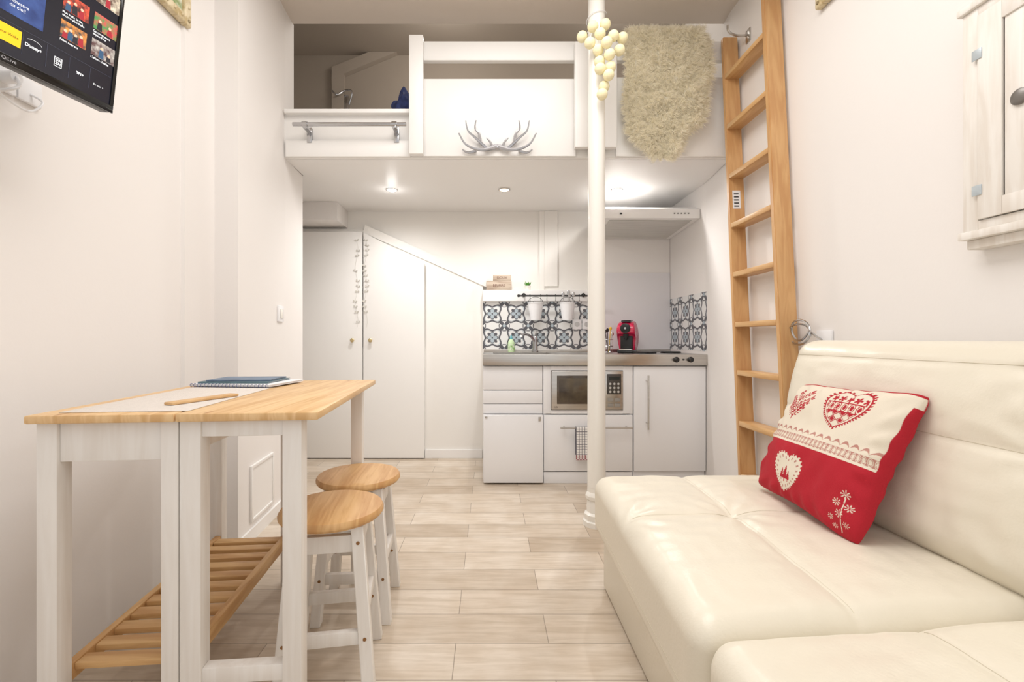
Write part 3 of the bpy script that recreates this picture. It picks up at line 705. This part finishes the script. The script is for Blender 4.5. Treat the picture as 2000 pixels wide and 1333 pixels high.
picture(-1.2495,1.54,1.87,2.24,2.66,1,'ornate cream and gold framed flower picture on the wall')
picture(1.4095,1.66,1.93,2.36,2.70,-1,'small ornate cream framed picture on the white wall')
# socket and cable near sofa
e=thing('wall_socket',(1.4,1.93,.93),'white wall socket with a coiled chrome cable above the sofa','socket')
add('plate',B(1.398,1.4095,1.86,1.945,.925,1.005,bev=.003),unitW,e)
pts=[]
for i in range(60):
    a=i/60*4*math.pi; pts.append((1.365+.004*math.sin(a*2),2.0-.065*math.cos(a)*(1+.2*math.sin(a*.5)),1.0+.05*math.sin(a)+.0006*i-.02))
pts+= [(1.38,1.92,.98),(1.399,1.91,.965)]
add('cable',tube(NB(),pts,.0045,7),chrome,e)
# ------------------------------------------------------------ TV
BP=Vector((-.995,1.2,1.564)); eu=Vector((.205,.979,0)).normalized(); nh=Vector((.979,-.205,0)).normalized(); ev=(nh*.135+Vector((0,0,1))).normalized(); en=eu.cross(ev)
TM=Matrix(((eu.x,ev.x,en.x,BP.x),(eu.y,ev.y,en.y,BP.y),(eu.z,ev.z,en.z,BP.z),(0,0,0,1)))
XF[0]=TM
tv=thing('television',(-.27,.17,-.03),'black flat screen television on a wall arm, menu showing','television')
add('housing',B(-.56,0,0,.34,-.035,-.0005,bev=.006),black,tv)
b=NB(); bx(b,-.56,0,0,.018,-.0005,.004,.001); bx(b,-.56,0,.328,.34,-.0005,.004,.001); bx(b,-.009,0,.018,.328,-.0005,.004,.001); bx(b,-.56,-.549,.018,.328,-.0005,.004,.001); add('bezel',b,M('bezel_gloss',(14,14,16),.15),tv)
sc=add('screen',B(-.549,-.009,.018,.328,0,.001),M('screen_dark',(24,25,34),.15,emis=.5,emcol=(34,34,46)),tv)
def rect(p,q,z=.0013,zz=.0016):
    (u0,v0),(u1,v1)=p,q; return B(min(u0,u1),max(u0,u1),min(v0,v1),max(v0,v1),z,zz)
def em(n,c): return M(n,c,.3,emis=.8,emcol=c)
def emn(n,c,c2,s=60):
    m=M(n,c,.3,col2=c2,scale=(s,s,s)); nt=m.node_tree; b_=nt.nodes['Principled BSDF']; r=[x for x in nt.nodes if x.type=='VALTORGB'][0]; nt.links.new(r.outputs['Color'],b_.inputs['Emission Color']); b_.inputs['Emission Strength'].default_value=.8; return m
wt=em('screen_white',(235,238,240))
add('hero_tile',rect((-.54,.105),(-.166,.32)),emn('scr_hero',(60,84,140),(30,44,90),20),sc)
UL,UR=-.105,-.037; TW,TH=.056,.040
rows_=[(.268,'',''),(.202,'Plus belle la vie,\nencore plus belle','Ça commence\naujourd\'hui'),(.138,'Pékin express','L\'affaire Galilée')]
cs=[((90,120,170),(40,50,70)),((200,190,170),(90,70,60)),((214,84,60),(60,40,40)),((196,60,76),(70,130,76)),((216,140,64),(50,60,66)),((176,172,166),(84,60,60))]
figs=[[(-.012,.005),(.008,-.002)],[(0,.004)],[(-.017,.001),(-.003,.006),(.012,.002)],[(-.014,.003),(.010,.0)],[(-.018,-.002),(-.007,.005),(.004,.0),(.016,.004)],[(-.004,.005),(.014,-.003)]]
kk_=0; txts=[]
def T(s,u,v,size,al='CENTER',b_=0): return text('t',s,size,Matrix.Translation((u,v,.0019)),wt,None,al,b_)
fc=em('scr_face1',(222,176,150)); bds=[em('scr_body',(40,38,44)),em('scr_body2',(150,40,50)),em('scr_body3',(50,80,110))]
for v0,ta,tb_ in rows_:
    for uc,tx in ((UL,ta),(UR,tb_)):
        tl=add('tile',rect((uc-TW/2,v0-TH/2),(uc+TW/2,v0+TH/2)),emn('scr_t%d'%kk_,cs[kk_][0],cs[kk_][1],90),sc)
        for i,(du,dv) in enumerate(figs[kk_]):
            uu=uc+du; vv=v0+dv
            b=NB(); prism(b,[(uu-.0065,v0-TH/2+.001),(uu+.0065,v0-TH/2+.001),(uu+.0045,vv-.004),(uu-.0045,vv-.004)],.0017,.0018); add('figure_body',b,bds[(i+kk_)%3],tl)
            b=NB(); lathe(b,[(.0035,.0017),(.0035,.0019)],(uu,vv,0),10); add('figure_head',b,fc,tl)
        kk_+=1
        if tx: txts.append(T(tx,uc-TW/2,v0-TH/2-.006-(.004 if '\n' in tx else 0),.0070,'LEFT',.0001))
add('app_tile',rect((-.247,.044),(-.203,.080)),em('scr_yellow',(226,182,30)),sc)
txts+= [T('Disney+',-.180,.060,.0098,b_=.0002),T('DA\nZN',-.131,.057,.0078,b_=.0003),T('TF1+',-.0836,.056,.0078,b_=.0003),T('En voir +',-.040,.050,.0066),T('orchestre\ndu ciel!',-.2145,.130,.010)]
for i,t_ in enumerate(txts):
    add('screen_text',t_,wt,sc)
bm_=NB(); tube(bm_,[(-.180+.017*math.cos(a),.066+.010*math.sin(a),.0016) for a in [x*.2 for x in range(2,13)]],.0004,4)
add('logo_arc',bm_,wt,sc)
bm_=NB(); u0,u1,v0,v1=-.139,-.123,.046,.067
for a in ((u0,u1,v0,v0+.001),(u0,u1,v1-.001,v1),(u0,u0+.001,v0,v1),(u1-.001,u1,v0,v1)): bx(bm_,*a,.0014,.0018)
add('logo_frame',bm_,wt,sc)
bm_=NB()
for u_ in (-.2005,-.155,-.108,-.062): bx(bm_,u_,u_+.0008,.034,.084,.0012,.0016)
bx(bm_,-.54,-.012,.0865,.0873,.0012,.0016)
add('dividers',bm_,em('scr_grid',(60,62,74)),sc)
add('app_text',text('t','Jour Wake',.0078,Matrix.Translation((-.225,.062,.0019)),black,None),em('scr_txt_dk',(50,40,10)),sc)
add('brand',text('t','QiLive',.010,Matrix.Translation((-.222,.009,.0045)),wt,None,'CENTER'),M('brand_grey',(190,190,195),.4),tv)
b=NB(); bx(b,-.40,-.12,.02,.22,-.062,-.0355,.01); add('back_box',b,black,tv)
XF[0]=None
b=NB(); tube(b,[(-1.16,.98,1.66),(-1.235,1.0,1.66)],.012,10); bx(b,-1.2495,-1.235,.93,1.05,1.60,1.74,.003); bx(b,-1.18,-1.13,.96,1.0,1.64,1.70,.004); tube(b,[(-1.15,.98,1.66),(-1.08,.97,1.70)],.012,10)
add('wall_arm',b,gloss,tv)
e=thing('power_strip',(-1.23,1.18,1.56),'white wall sockets with plugs behind the television','socket')
b=NB(); bx(b,-1.2495,-1.238,1.13,1.195,1.605,1.67,.004); bx(b,-1.2495,-1.238,1.198,1.263,1.605,1.67,.004); add('plate',b,unitW,e)
b=NB(); tube(b,[(-1.238,1.162,1.638),(-1.205,1.162,1.638)],.016,14); tube(b,smoothpts([(-1.205,1.162,1.638),(-1.18,1.14,1.60),(-1.19,1.08,1.565),(-1.2,1.02,1.59),(-1.19,.98,1.64)]),.004,8); tube(b,smoothpts([(-1.238,1.23,1.63),(-1.21,1.235,1.61),(-1.215,1.20,1.57),(-1.21,1.12,1.58),(-1.2,1.05,1.62)]),.003,8); add('plug',b,unitW,e)
# ------------------------------------------------------------ table
A=math.radians(5); TT=Matrix.Translation((-1.024,1.0,0))@Matrix.Rotation(A,4,'Z'); XF[0]=TT
tz=.80
t=thing('kitchen_table',(.315,.415,0),'narrow pine-topped table with whitewashed legs and slatted shelf','table')
add('tabletop',B(0,.3135,0,.83,tz-.019,tz,bev=.004),pineV,t); add('leaf',B(.3155,.63,0,.83,tz-.019,tz,bev=.004),pineV,t)
lg=.043; TL=tz-.0195
def leg(u,v,w=lg): add('leg',B(u,u+w,v,v+lg,0,TL,bev=.002),wwash,t)
for v in (.02,.765):
    leg(.010,v); leg(.274,v,.037); leg(.315,v,.046); leg(.543,v,.044)
b=NB(); bx(b,.053,.274,.028,.046,.69,TL,.002); add('apron',b,wwash,t)
b=NB(); bx(b,.053,.274,.78,.798,.69,TL,.002); add('apron',b,wwash,t)
b=NB(); bx(b,.020,.038,.063,.765,.69,TL,.002); add('apron',b,wwash,t)
b=NB(); bx(b,.288,.306,.063,.765,.69,TL,.002); add('apron',b,wwash,t)
for v in (.025,.775):
    for z0,z1 in ((.742,TL),(.165,.203)):
        add('gate_rail',B(.361,.543,v,v+.03,z0,z1,bev=.002),wwash,t)
pineR=wood('pine_rail',(218,178,124),(196,150,98),(40,4,40))
b=NB(); bx(b,.030,.050,.063,.765,.165,.205,.002); bx(b,.286,.306,.063,.765,.165,.205,.002); add('shelf_rail',b,pineR,t)
b=NB()
for i in range(11): v=.072+i*.0635; bx(b,.0505,.2855,v,v+.038,.187,.202,.002)
add('shelf',b,slatM,t)
b=NB()
for u in (.30,.33): bx(b,u,u+.012,.40,.44,tz-.021,tz-.0192)
add('hinge',b,steel,t)
# cloth, stick, books
b=NB(); bx(b,.045,.325,.035,.80,tz+.0003,tz+.0018,.0004)
add('table_runner',b,M('linen_runner',(222,214,206),.9,var=.06,scale=(80,80,80),bump=.3,bscale=300),None,'pale linen runner laid along the table top','table runner')
b=NB(); bx(b,0,.028,0,.20,0,.008,.003); 
for v in b.verts: v.co.x*= (1+.35*math.sin(v.co.y*12)); 
b.transform(Matrix.Translation((.215,.13,tz+.0022))@Matrix.Rotation(math.radians(-22),4,'Z')); add('wooden_spatula',b,wood('spatula_wood',(224,188,140),(206,164,112),(30,5,5)),None,'flat pale wooden spatula lying on the runner','spatula')
def book(loc,rot,w_,d_,h_,col,lab,nm='notebook',spiral=False):
    X2=TT@Matrix.Translation(loc)@Matrix.Rotation(math.radians(rot),4,'Z'); XF[0]=X2
    e=thing(nm,(0,0,0),lab,'book','notebooks on the table')
    add('pages',B(-w_/2+.003,w_/2-.003,-d_/2+.003,d_/2-.003,.0015,h_-.0015),paper,e)
    b=NB(); bx(b,-w_/2,w_/2,-d_/2,d_/2,0,.0015); bx(b,-w_/2,w_/2,-d_/2,d_/2,h_-.0015,h_); 
    if not spiral: bx(b,-w_/2,-w_/2+.003,-d_/2,d_/2,.0015,h_-.0015)
    add('cover',b,col,e)
    if spiral:
        b=NB()
        for i in range(22):
            y=-d_/2+.01+i*(d_-.02)/21
            tube(b,[(-w_/2+.0+.006*math.cos(a),y,h_/2+.006*math.sin(a)) for a in [k*math.pi/5 for k in range(10)]],.0009,5,closed=True)
        add('spiral',b,M('spiral_blue',(90,100,140),.4),e)
    XF[0]=TT
h0=tz+.0022
book((.20,.66,h0+.003),78,.22,.30,.007,paper,'white spiral notebook lying open on the runner',spiral=True)
book((.185,.67,h0+.0104),84,.17,.25,.006,M('book_teal',(96,124,134),.5,var=.3,scale=(20,20,20)),'dark teal paperback notebook lying on another')
book((.19,.675,h0+.0168),88,.15,.22,.005,M('book_blue',(112,132,156),.5,var=.3,scale=(20,20,20)),'slate blue booklet on top of the notebooks')
XF[0]=None
# ------------------------------------------------------------ stools
SEAT=.478
screwM=M('screw_brass',(150,110,70),.4,.6)
def stool(x,y,rot,lab):
    e=thing('stool',(0,0,0),lab,'stool','pine stools at the table')
    add('seat',lathe(NB(),[(.13,0),(.143,.003),(.148,.010),(.148,.018),(.143,.026),(.13,.028)],(0,0,SEAT-.028),48),pineS,e)
    bt,tp=.118,.082; H=SEAT-.0285
    for sx in (-1,1):
        for sy in (-1,1):
            b=NB(); beam(b,(sx*bt,sy*bt,0),(sx*tp,sy*tp,H),.034,.034); bmesh.ops.bevel(b,geom=b.edges[:],offset=.002,segments=1,affect='EDGES'); l=add('leg',b,wwash,e)
            for z in (.405,.15):
                b=NB(); k_=bt+(tp-bt)*z/H; lathe(b,[(.005,0),(.005,-.0012)],(sx*k_,sy*k_-.0172,z),10,'y')
                add('screw',b,screwM,l)
    def kk(z): return bt+(tp-bt)*z/H
    for s in (-1,1):
        z=.40; k_=kk(z)-.014; b=NB(); bx(b,-k_,k_,s*kk(z)-.009,s*kk(z)+.009,z-.022,z+.025,.001); add('rail',b,wwash,e)
        b=NB(); bx(b,s*kk(z)-.009,s*kk(z)+.009,-k_,k_,z-.022,z+.025,.001); add('rail',b,wwash,e)
        z=.15; k_=kk(z)-.014; b=NB(); bx(b,-k_,k_,s*kk(z)-.009,s*kk(z)+.009,z-.018,z+.018,.001); add('stretcher',b,wwash,e)
        z=.20; k_=kk(z)-.014; b=NB(); bx(b,s*kk(z)-.009,s*kk(z)+.009,-k_,k_,z-.018,z+.018,.001); add('stretcher',b,wwash,e)
    return e
s1=stool(0,0,0,'round pine stool with whitewashed legs, tucked under the table edge')
s1.location=(WX(648,1.34),1.345,0); s1.rotation_euler=(0,0,math.radians(9))
def dup(o,parent=None):
    n=o.copy(); COL.objects.link(n)
    if parent: n.parent=parent
    for c_ in list(o.children): dup(c_,n)
    return n
s2=dup(s1); s2.location=(WX(701,1.665),1.665,0); s2.rotation_euler=(0,0,math.radians(4)); s2['label']='round pine stool with whitewashed legs beside the table corner'
# ------------------------------------------------------------ sofa
def cushion(a0,a1,b0,b1,c0,c1,r,puff,sa,sb,cr,n=84,w=.010,fn=None,wr=.0055,btn=1.0,seed=0):
    lo=Vector((a0,b0,c0)); hi=Vector((a1,b1,c1))
    def mp(p):
        p=Vector(p); q=Vector([min(max(p[i],lo[i]+r),hi[i]-r) for i in range(3)]); d=p-q
        if d.length>1e-9: p=q+d.normalized()*r
        h=max(0,(p.z-(c0+c1)/2)/((c1-c0)/2)); h=h*h; s=0
        e1=min([abs(p.x-q_) for q_ in [a0,a1]]); e2=min([abs(p.y-q_) for q_ in [b0,b1]])
        s+=puff*(1-math.exp(-e1/.10))*(1-math.exp(-e2/.10))*h
        for q_ in sa: dd=abs(p.x-q_); s-=(cr*.6*math.exp(-(dd/w)**2)+cr*.8*math.exp(-(dd/.05)**2))*h
        for q_ in sb: dd=abs(p.y-q_); s-=(cr*.6*math.exp(-(dd/w)**2)+cr*.8*math.exp(-(dd/.05)**2))*h
        for q_ in sa:
            for z_ in sb:
                dx,dy=p.x-q_,p.y-z_; dd_=math.hypot(dx,dy); s-=cr*btn*math.exp(-(dd_/.05)**2)*h
                s+=.0028*math.sin(math.atan2(dy,dx)*9+seed+2*noise.noise(p*5))*math.exp(-((dd_-.08)/.06)**2)*h
        for z_ in sb:
            for ex in (a0,a1): 
                dd_=math.hypot(p.x-ex,(p.y-z_)); s+=.0035*math.sin(math.atan2(p.y-z_,abs(p.x-ex)+1e-6)*9)*math.exp(-((dd_-.10)/.06)**2)*h
        s+=wr*(noise.noise(p*6+Vector((seed,0,0)))+.45*noise.noise(Vector((p.x*9,p.y*26,seed)))+.3*noise.noise(Vector((p.x*30,p.y*14,seed))))*h
        p.z+=s
        return fn(p) if fn else p
    bm=NB(); bmesh.ops.create_cube(bm,size=1); bmesh.ops.subdivide_edges(bm,edges=bm.edges[:],cuts=n,use_grid_fill=True)
    for v in bm.verts: v.co=mp([lo[i]+(hi[i]-lo[i])*(v.co[i]+.5) for i in range(3)])
    seams=NB()
    def line(pts): tube(seams,[mp(p) for p in pts],.0009,5)
    K=90
    for q_ in sa:
        line([(q_+.005,b0+r*.6+(b1-b0-1.2*r)*i/K,c1) for i in range(K+1)])
    for q_ in sb:
        line([(a0+r*.6+(a1-a0-1.2*r)*i/K,q_+.005,c1) for i in range(K+1)])
    zp=c0+(c1-c0)*.30
    line([(a0,b0+(b1-b0)*i/K,zp) for i in range(K+1)])
    return bm,seams
sf=thing('sofa',(.9,.95,0),'cream leather sofa with tufted seat and tall padded backrest','sofa')
add('base',B(.445,1.30,.12,1.775,.002,.21,bev=.012),leather,sf)
def shf(p):
    f=max(0,min(1,1-(p.y-.848)/1.0)); return Vector((p.x+(p.y-1.3)*.03,p.y+(min(p.x,1.1)-.4)*.09*f,p.z))
ca,cs_=cushion(.40,1.20,.848,1.83,.20,.428,.055,.018,[.74],[1.38],.008,fn=shf,seed=1.0)
q=add('seat_cushion',ca,leather,sf); add('stitching',cs_,stitch,q)
def shg(p): return Vector((p.x+(p.y-.5)*.02,p.y+(min(p.x,1.1)-.4)*.09,p.z))
cb,cs_=cushion(.385,1.21,.06,.846,.20,.430,.055,.018,[.80],[.42],.008,fn=shg,seed=2.3); q=add('seat_cushion',cb,leather,sf); add('stitching',cs_,stitch,q)
th=math.atan2(.11,.51); eh=Vector((math.sin(th),0,math.cos(th))); nn_=Vector((-math.cos(th),0,math.sin(th)))
B0=Vector((1.248,0,.39))
def bf(p): return Vector((B0.x,p.y,B0.z))+eh*p.x+nn_*p.z
cc,cs_=cushion(0,.565,.10,1.80,0,.175,.08,.020,[.30,.49],[.92],.006,fn=bf,seed=3.1,wr=.007); q=add('backrest',cc,leather,sf); add('stitching',cs_,stitch,q)
add('backrest_support',B(1.22,1.31,.14,1.74,.20,.45,bev=.01),leather,sf)
# ------------------------------------------------------------ pillow
C=dict(bl=Vector((.950,1.61,.452)),br=Vector((.935,1.150,.436)),tl=Vector((1.110,1.595,.815)),tr=Vector((1.135,1.160,.828)))
CR=lin((232,222,204)); RD=lin((180,20,40)); MX=lin((190,136,124))
def heart(x,y):
    x=x*1.15; y=y*1.15+.12
    return (x*x+y*y-1)**3-x*x*y**3
def inh(x,y,s): return heart(x/s,y/s)<0
def seg(px,py,ax,ay,bx_,by_):
    dx,dy=bx_-ax,by_-ay; L2=dx*dx+dy*dy; k=max(0,min(1,((px-ax)*dx+(py-ay)*dy)/L2)); return math.hypot(px-ax-k*dx,py-ay-k*dy)
# curving branches that fill a heart outline, with paired leaves
LV=[]; SG=[]
random.seed(21)
for s_ in (-1,1):
    for k in range(4):
        y0_=-.85+.30*k; x1_=s_*(.80-.12*abs(k-2)); y1_=y0_+.62
        if k==3: x1_=s_*.45; y1_=.72
        xm=x1_*.45; ym_=y0_+.45*(y1_-y0_)+.06
        SG+= [(0,y0_,xm,ym_),(xm,ym_,x1_,y1_)]
        for f in (.3,.5,.7,.9,1.0):
            bx_=x1_*f; by_=y0_+(y1_-y0_)*f
            for o_ in (-1,1): LV.append((bx_-o_*.055*s_,by_+o_*.07,math.atan2(y1_-y0_,x1_)+o_*.7))
SG.append((0,-.98,0,.5))
def sprig(x,y):
    for a in SG:
        if seg(x,y,*a)<.026: return True
    for lx,ly_,an in LV:
        dx,dy=x-lx,y-ly_
        if abs(dx)>.12 or abs(dy)>.12: continue
        ca_,sa_=math.cos(an),math.sin(an); a=dx*ca_+dy*sa_; b_=-dx*sa_+dy*ca_
        if (a/.085)**2+(b_/.034)**2<1: return True
    return False
def lace(x,y):
    yy=y+.05
    if abs(yy-.12)<.26:
        if abs(abs(yy-.12)-.23)<.03: return True
        px_=((x+1)*3.2)%1-.5; r_=math.hypot(px_,(yy-.12)*1.6); return r_<.22 or .30<r_<.40
    if yy>.38: 
        px_=((x+1)*2.8+.5)%1-.5; py_=(yy-.56)*2.4; return math.hypot(px_,py_)<.3*abs(math.cos(2.5*math.atan2(py_,px_)))+.15
    px_=((x+1)*3)%1-.5; py_=((yy+1)*3)%1-.5; return abs(px_)+abs(py_)<.34 or abs(abs(px_)+abs(py_)-.47)<.06
def pcol(s,t):
    fab=.95+.05*math.sin(s*900)*math.sin(t*900)
    def c_(k): return (k[0]*fab,k[1]*fab,k[2]*fab,1)
    if t>.978: return c_(RD)
    if s>.985 and t<.9: return c_(RD)
    if t>.575:
        for hx_,hy_,r_,m_ in ((.22,.785,.155,0),(.64,.785,.160,1)):
            x=(s-hx_)/r_; y=(t-hy_)/r_
            if m_==0 and abs(x)<1 and abs(y)<1.1: return c_(RD) if sprig(x,y) else c_(CR)
            if m_==1 and inh(x,y,1): 
                if not inh(x,y,.93): return c_(RD)
                if not inh(x,y,.87): return c_(CR)
                return c_(RD) if lace(x,y) else c_(CR)
            if m_==1 and inh(x,y,1.09) and math.sin(math.atan2(y,x)*44)>0: return c_(RD)
        return c_(CR)
    if t>.445:
        k=(t-.445)/.13
        if k<.10: return c_(CR)
        if k<.60:
            p=abs((s*16)%1-.5)*2; yy=(k-.10)/.5
            rr=math.hypot(p-.5,yy-.5)
            return c_(CR) if (rr<.26 or .34<rr<.42 or abs(yy-.5)>.44) else c_(MX)
        if k<.68: return c_(CR)
        kk2=(k-.68)/.32; a_=abs(math.sin(s*50))
        return c_(MX) if a_*.45<kk2<a_*.95 else c_(CR)
    x=(s-.43)/.128; y=(t-.215)/.145
    if inh(x,y,1):
        if not inh(x,y,.66):
            if inh(x,y,.92):
                return c_(MX) if math.sin(math.atan2(y,x)*22)>.5 and inh(x,y,.88) and not inh(x,y,.74) else c_(CR)
            return c_(CR)
        for tx,sz in ((-.24,.6),(0,.78),(.24,.55)):
            yy=(y+.32)/sz; xx=abs(x-tx)/sz
            if 0<yy<.85 and xx<.19*(1-yy)*(1+.6*((yy*4)%1)): return c_(RD)
            if -.2<yy<=0 and xx<.04: return c_(RD)
        return c_(CR)
    if inh(x,y,1.08) and math.sin(math.atan2(y,x)*36)>.1: return c_(CR)
    for fx_,fy_,r_ in ((.905,.25,.028),(.87,.19,.024),(.94,.18,.024),(.90,.13,.025),(.85,.09,.018),(.95,.08,.020),(.88,.05,.016)):
        dx_,dy_=(s-fx_),(t-fy_); r=math.hypot(dx_,dy_); ca_=abs(math.cos(4*math.atan2(dy_,dx_)))
        if r<r_*ca_**.7 and ca_>.84 and r>.004: return c_(CR)
    if seg(s,t,.92,.03,.905,.25)<.0025: return c_(CR)
    return c_(RD)
N=340; bm=NB(); cols=[]; nP=((C['br']-C['bl']).cross(C['tl']-C['bl'])).normalized()
if nP.x>0: nP=-nP
ctr=(C['bl']+C['br']+C['tl']+C['tr'])/4
for side in (1,-1):
    g=[]
    for j in range(N+1):
        row=[]
        for i in range(N+1):
            s=i/N; t_=j/N
            p=C['bl'].lerp(C['br'],s).lerp(C['tl'].lerp(C['tr'],s),t_)
            pin=.07*((1-abs(2*s-1)**1.5)*(abs(2*t_-1))**3+(1-abs(2*t_-1)**1.5)*(abs(2*s-1))**3)
            # soften the four corners
            pin+=.05*(abs(2*s-1)*abs(2*t_-1))**8
            p=p.lerp(ctr,pin)
            th_=max(0,(4*s*(1-s))*(4*t_*(1-t_)))**.38
            edge=min(s,1-s,t_,1-t_)
            wr=(.010*noise.noise(Vector((s*4,t_*4,side)))+.005*noise.noise(Vector((s*11,t_*7,side+3))))*th_+.004*math.sin(math.atan2(t_-.5,s-.5)*24)*math.exp(-((edge-.05)/.05)**2)
            p=p+nP*side*((.078 if side==1 else .035)*th_+.002)+nP*wr
            row.append(bm.verts.new(p)); cols.append(pcol(s,t_) if side==1 else RD)
        g.append(row)
    for j in range(N):
        for i in range(N):
            q=(g[j][i],g[j][i+1],g[j+1][i+1],g[j+1][i]); bm.faces.new(q if side==1 else q[::-1])
    if side==1: g1=g
per=lambda g:[g[0][i] for i in range(N)]+[g[j][N] for j in range(N)]+[g[N][N-i] for i in range(N)]+[g[N-j][0] for j in range(N)]
a_,b_2=per(g1),per(g)
for i in range(len(a_)): bm.faces.new((a_[i],b_2[i],b_2[(i+1)%len(a_)],a_[(i+1)%len(a_)]))
add('throw_pillow',bm,attr_mat('pillow_fabric',.85,bump=.3,bscale=500),None,'red and cream cushion with heart motifs leaning on the sofa','pillow',cols=cols,angle=80)
# ------------------------------------------------------------ world + camera
W=D.worlds.new('World'); S.world=W; W.use_nodes=True
W.node_tree.nodes['Background'].inputs[0].default_value=(1,.98,.958,1); W.node_tree.nodes['Background'].inputs[1].default_value=.86
cam=D.cameras.new('Camera'); cam.sensor_width=36; cam.lens=36*F/2000; cam.shift_x=(1000-VX)/2000; cam.shift_y=-(666.5-HY)/2000; cam.clip_start=.02
co=D.objects.new('Camera',cam); co.location=(0,0,EYE); co.rotation_euler=(math.radians(90),0,0); COL.objects.link(co); S.camera=co
try:
    S.view_settings.view_transform='Standard'; S.view_settings.look='None'
except Exception as ex: print(ex)
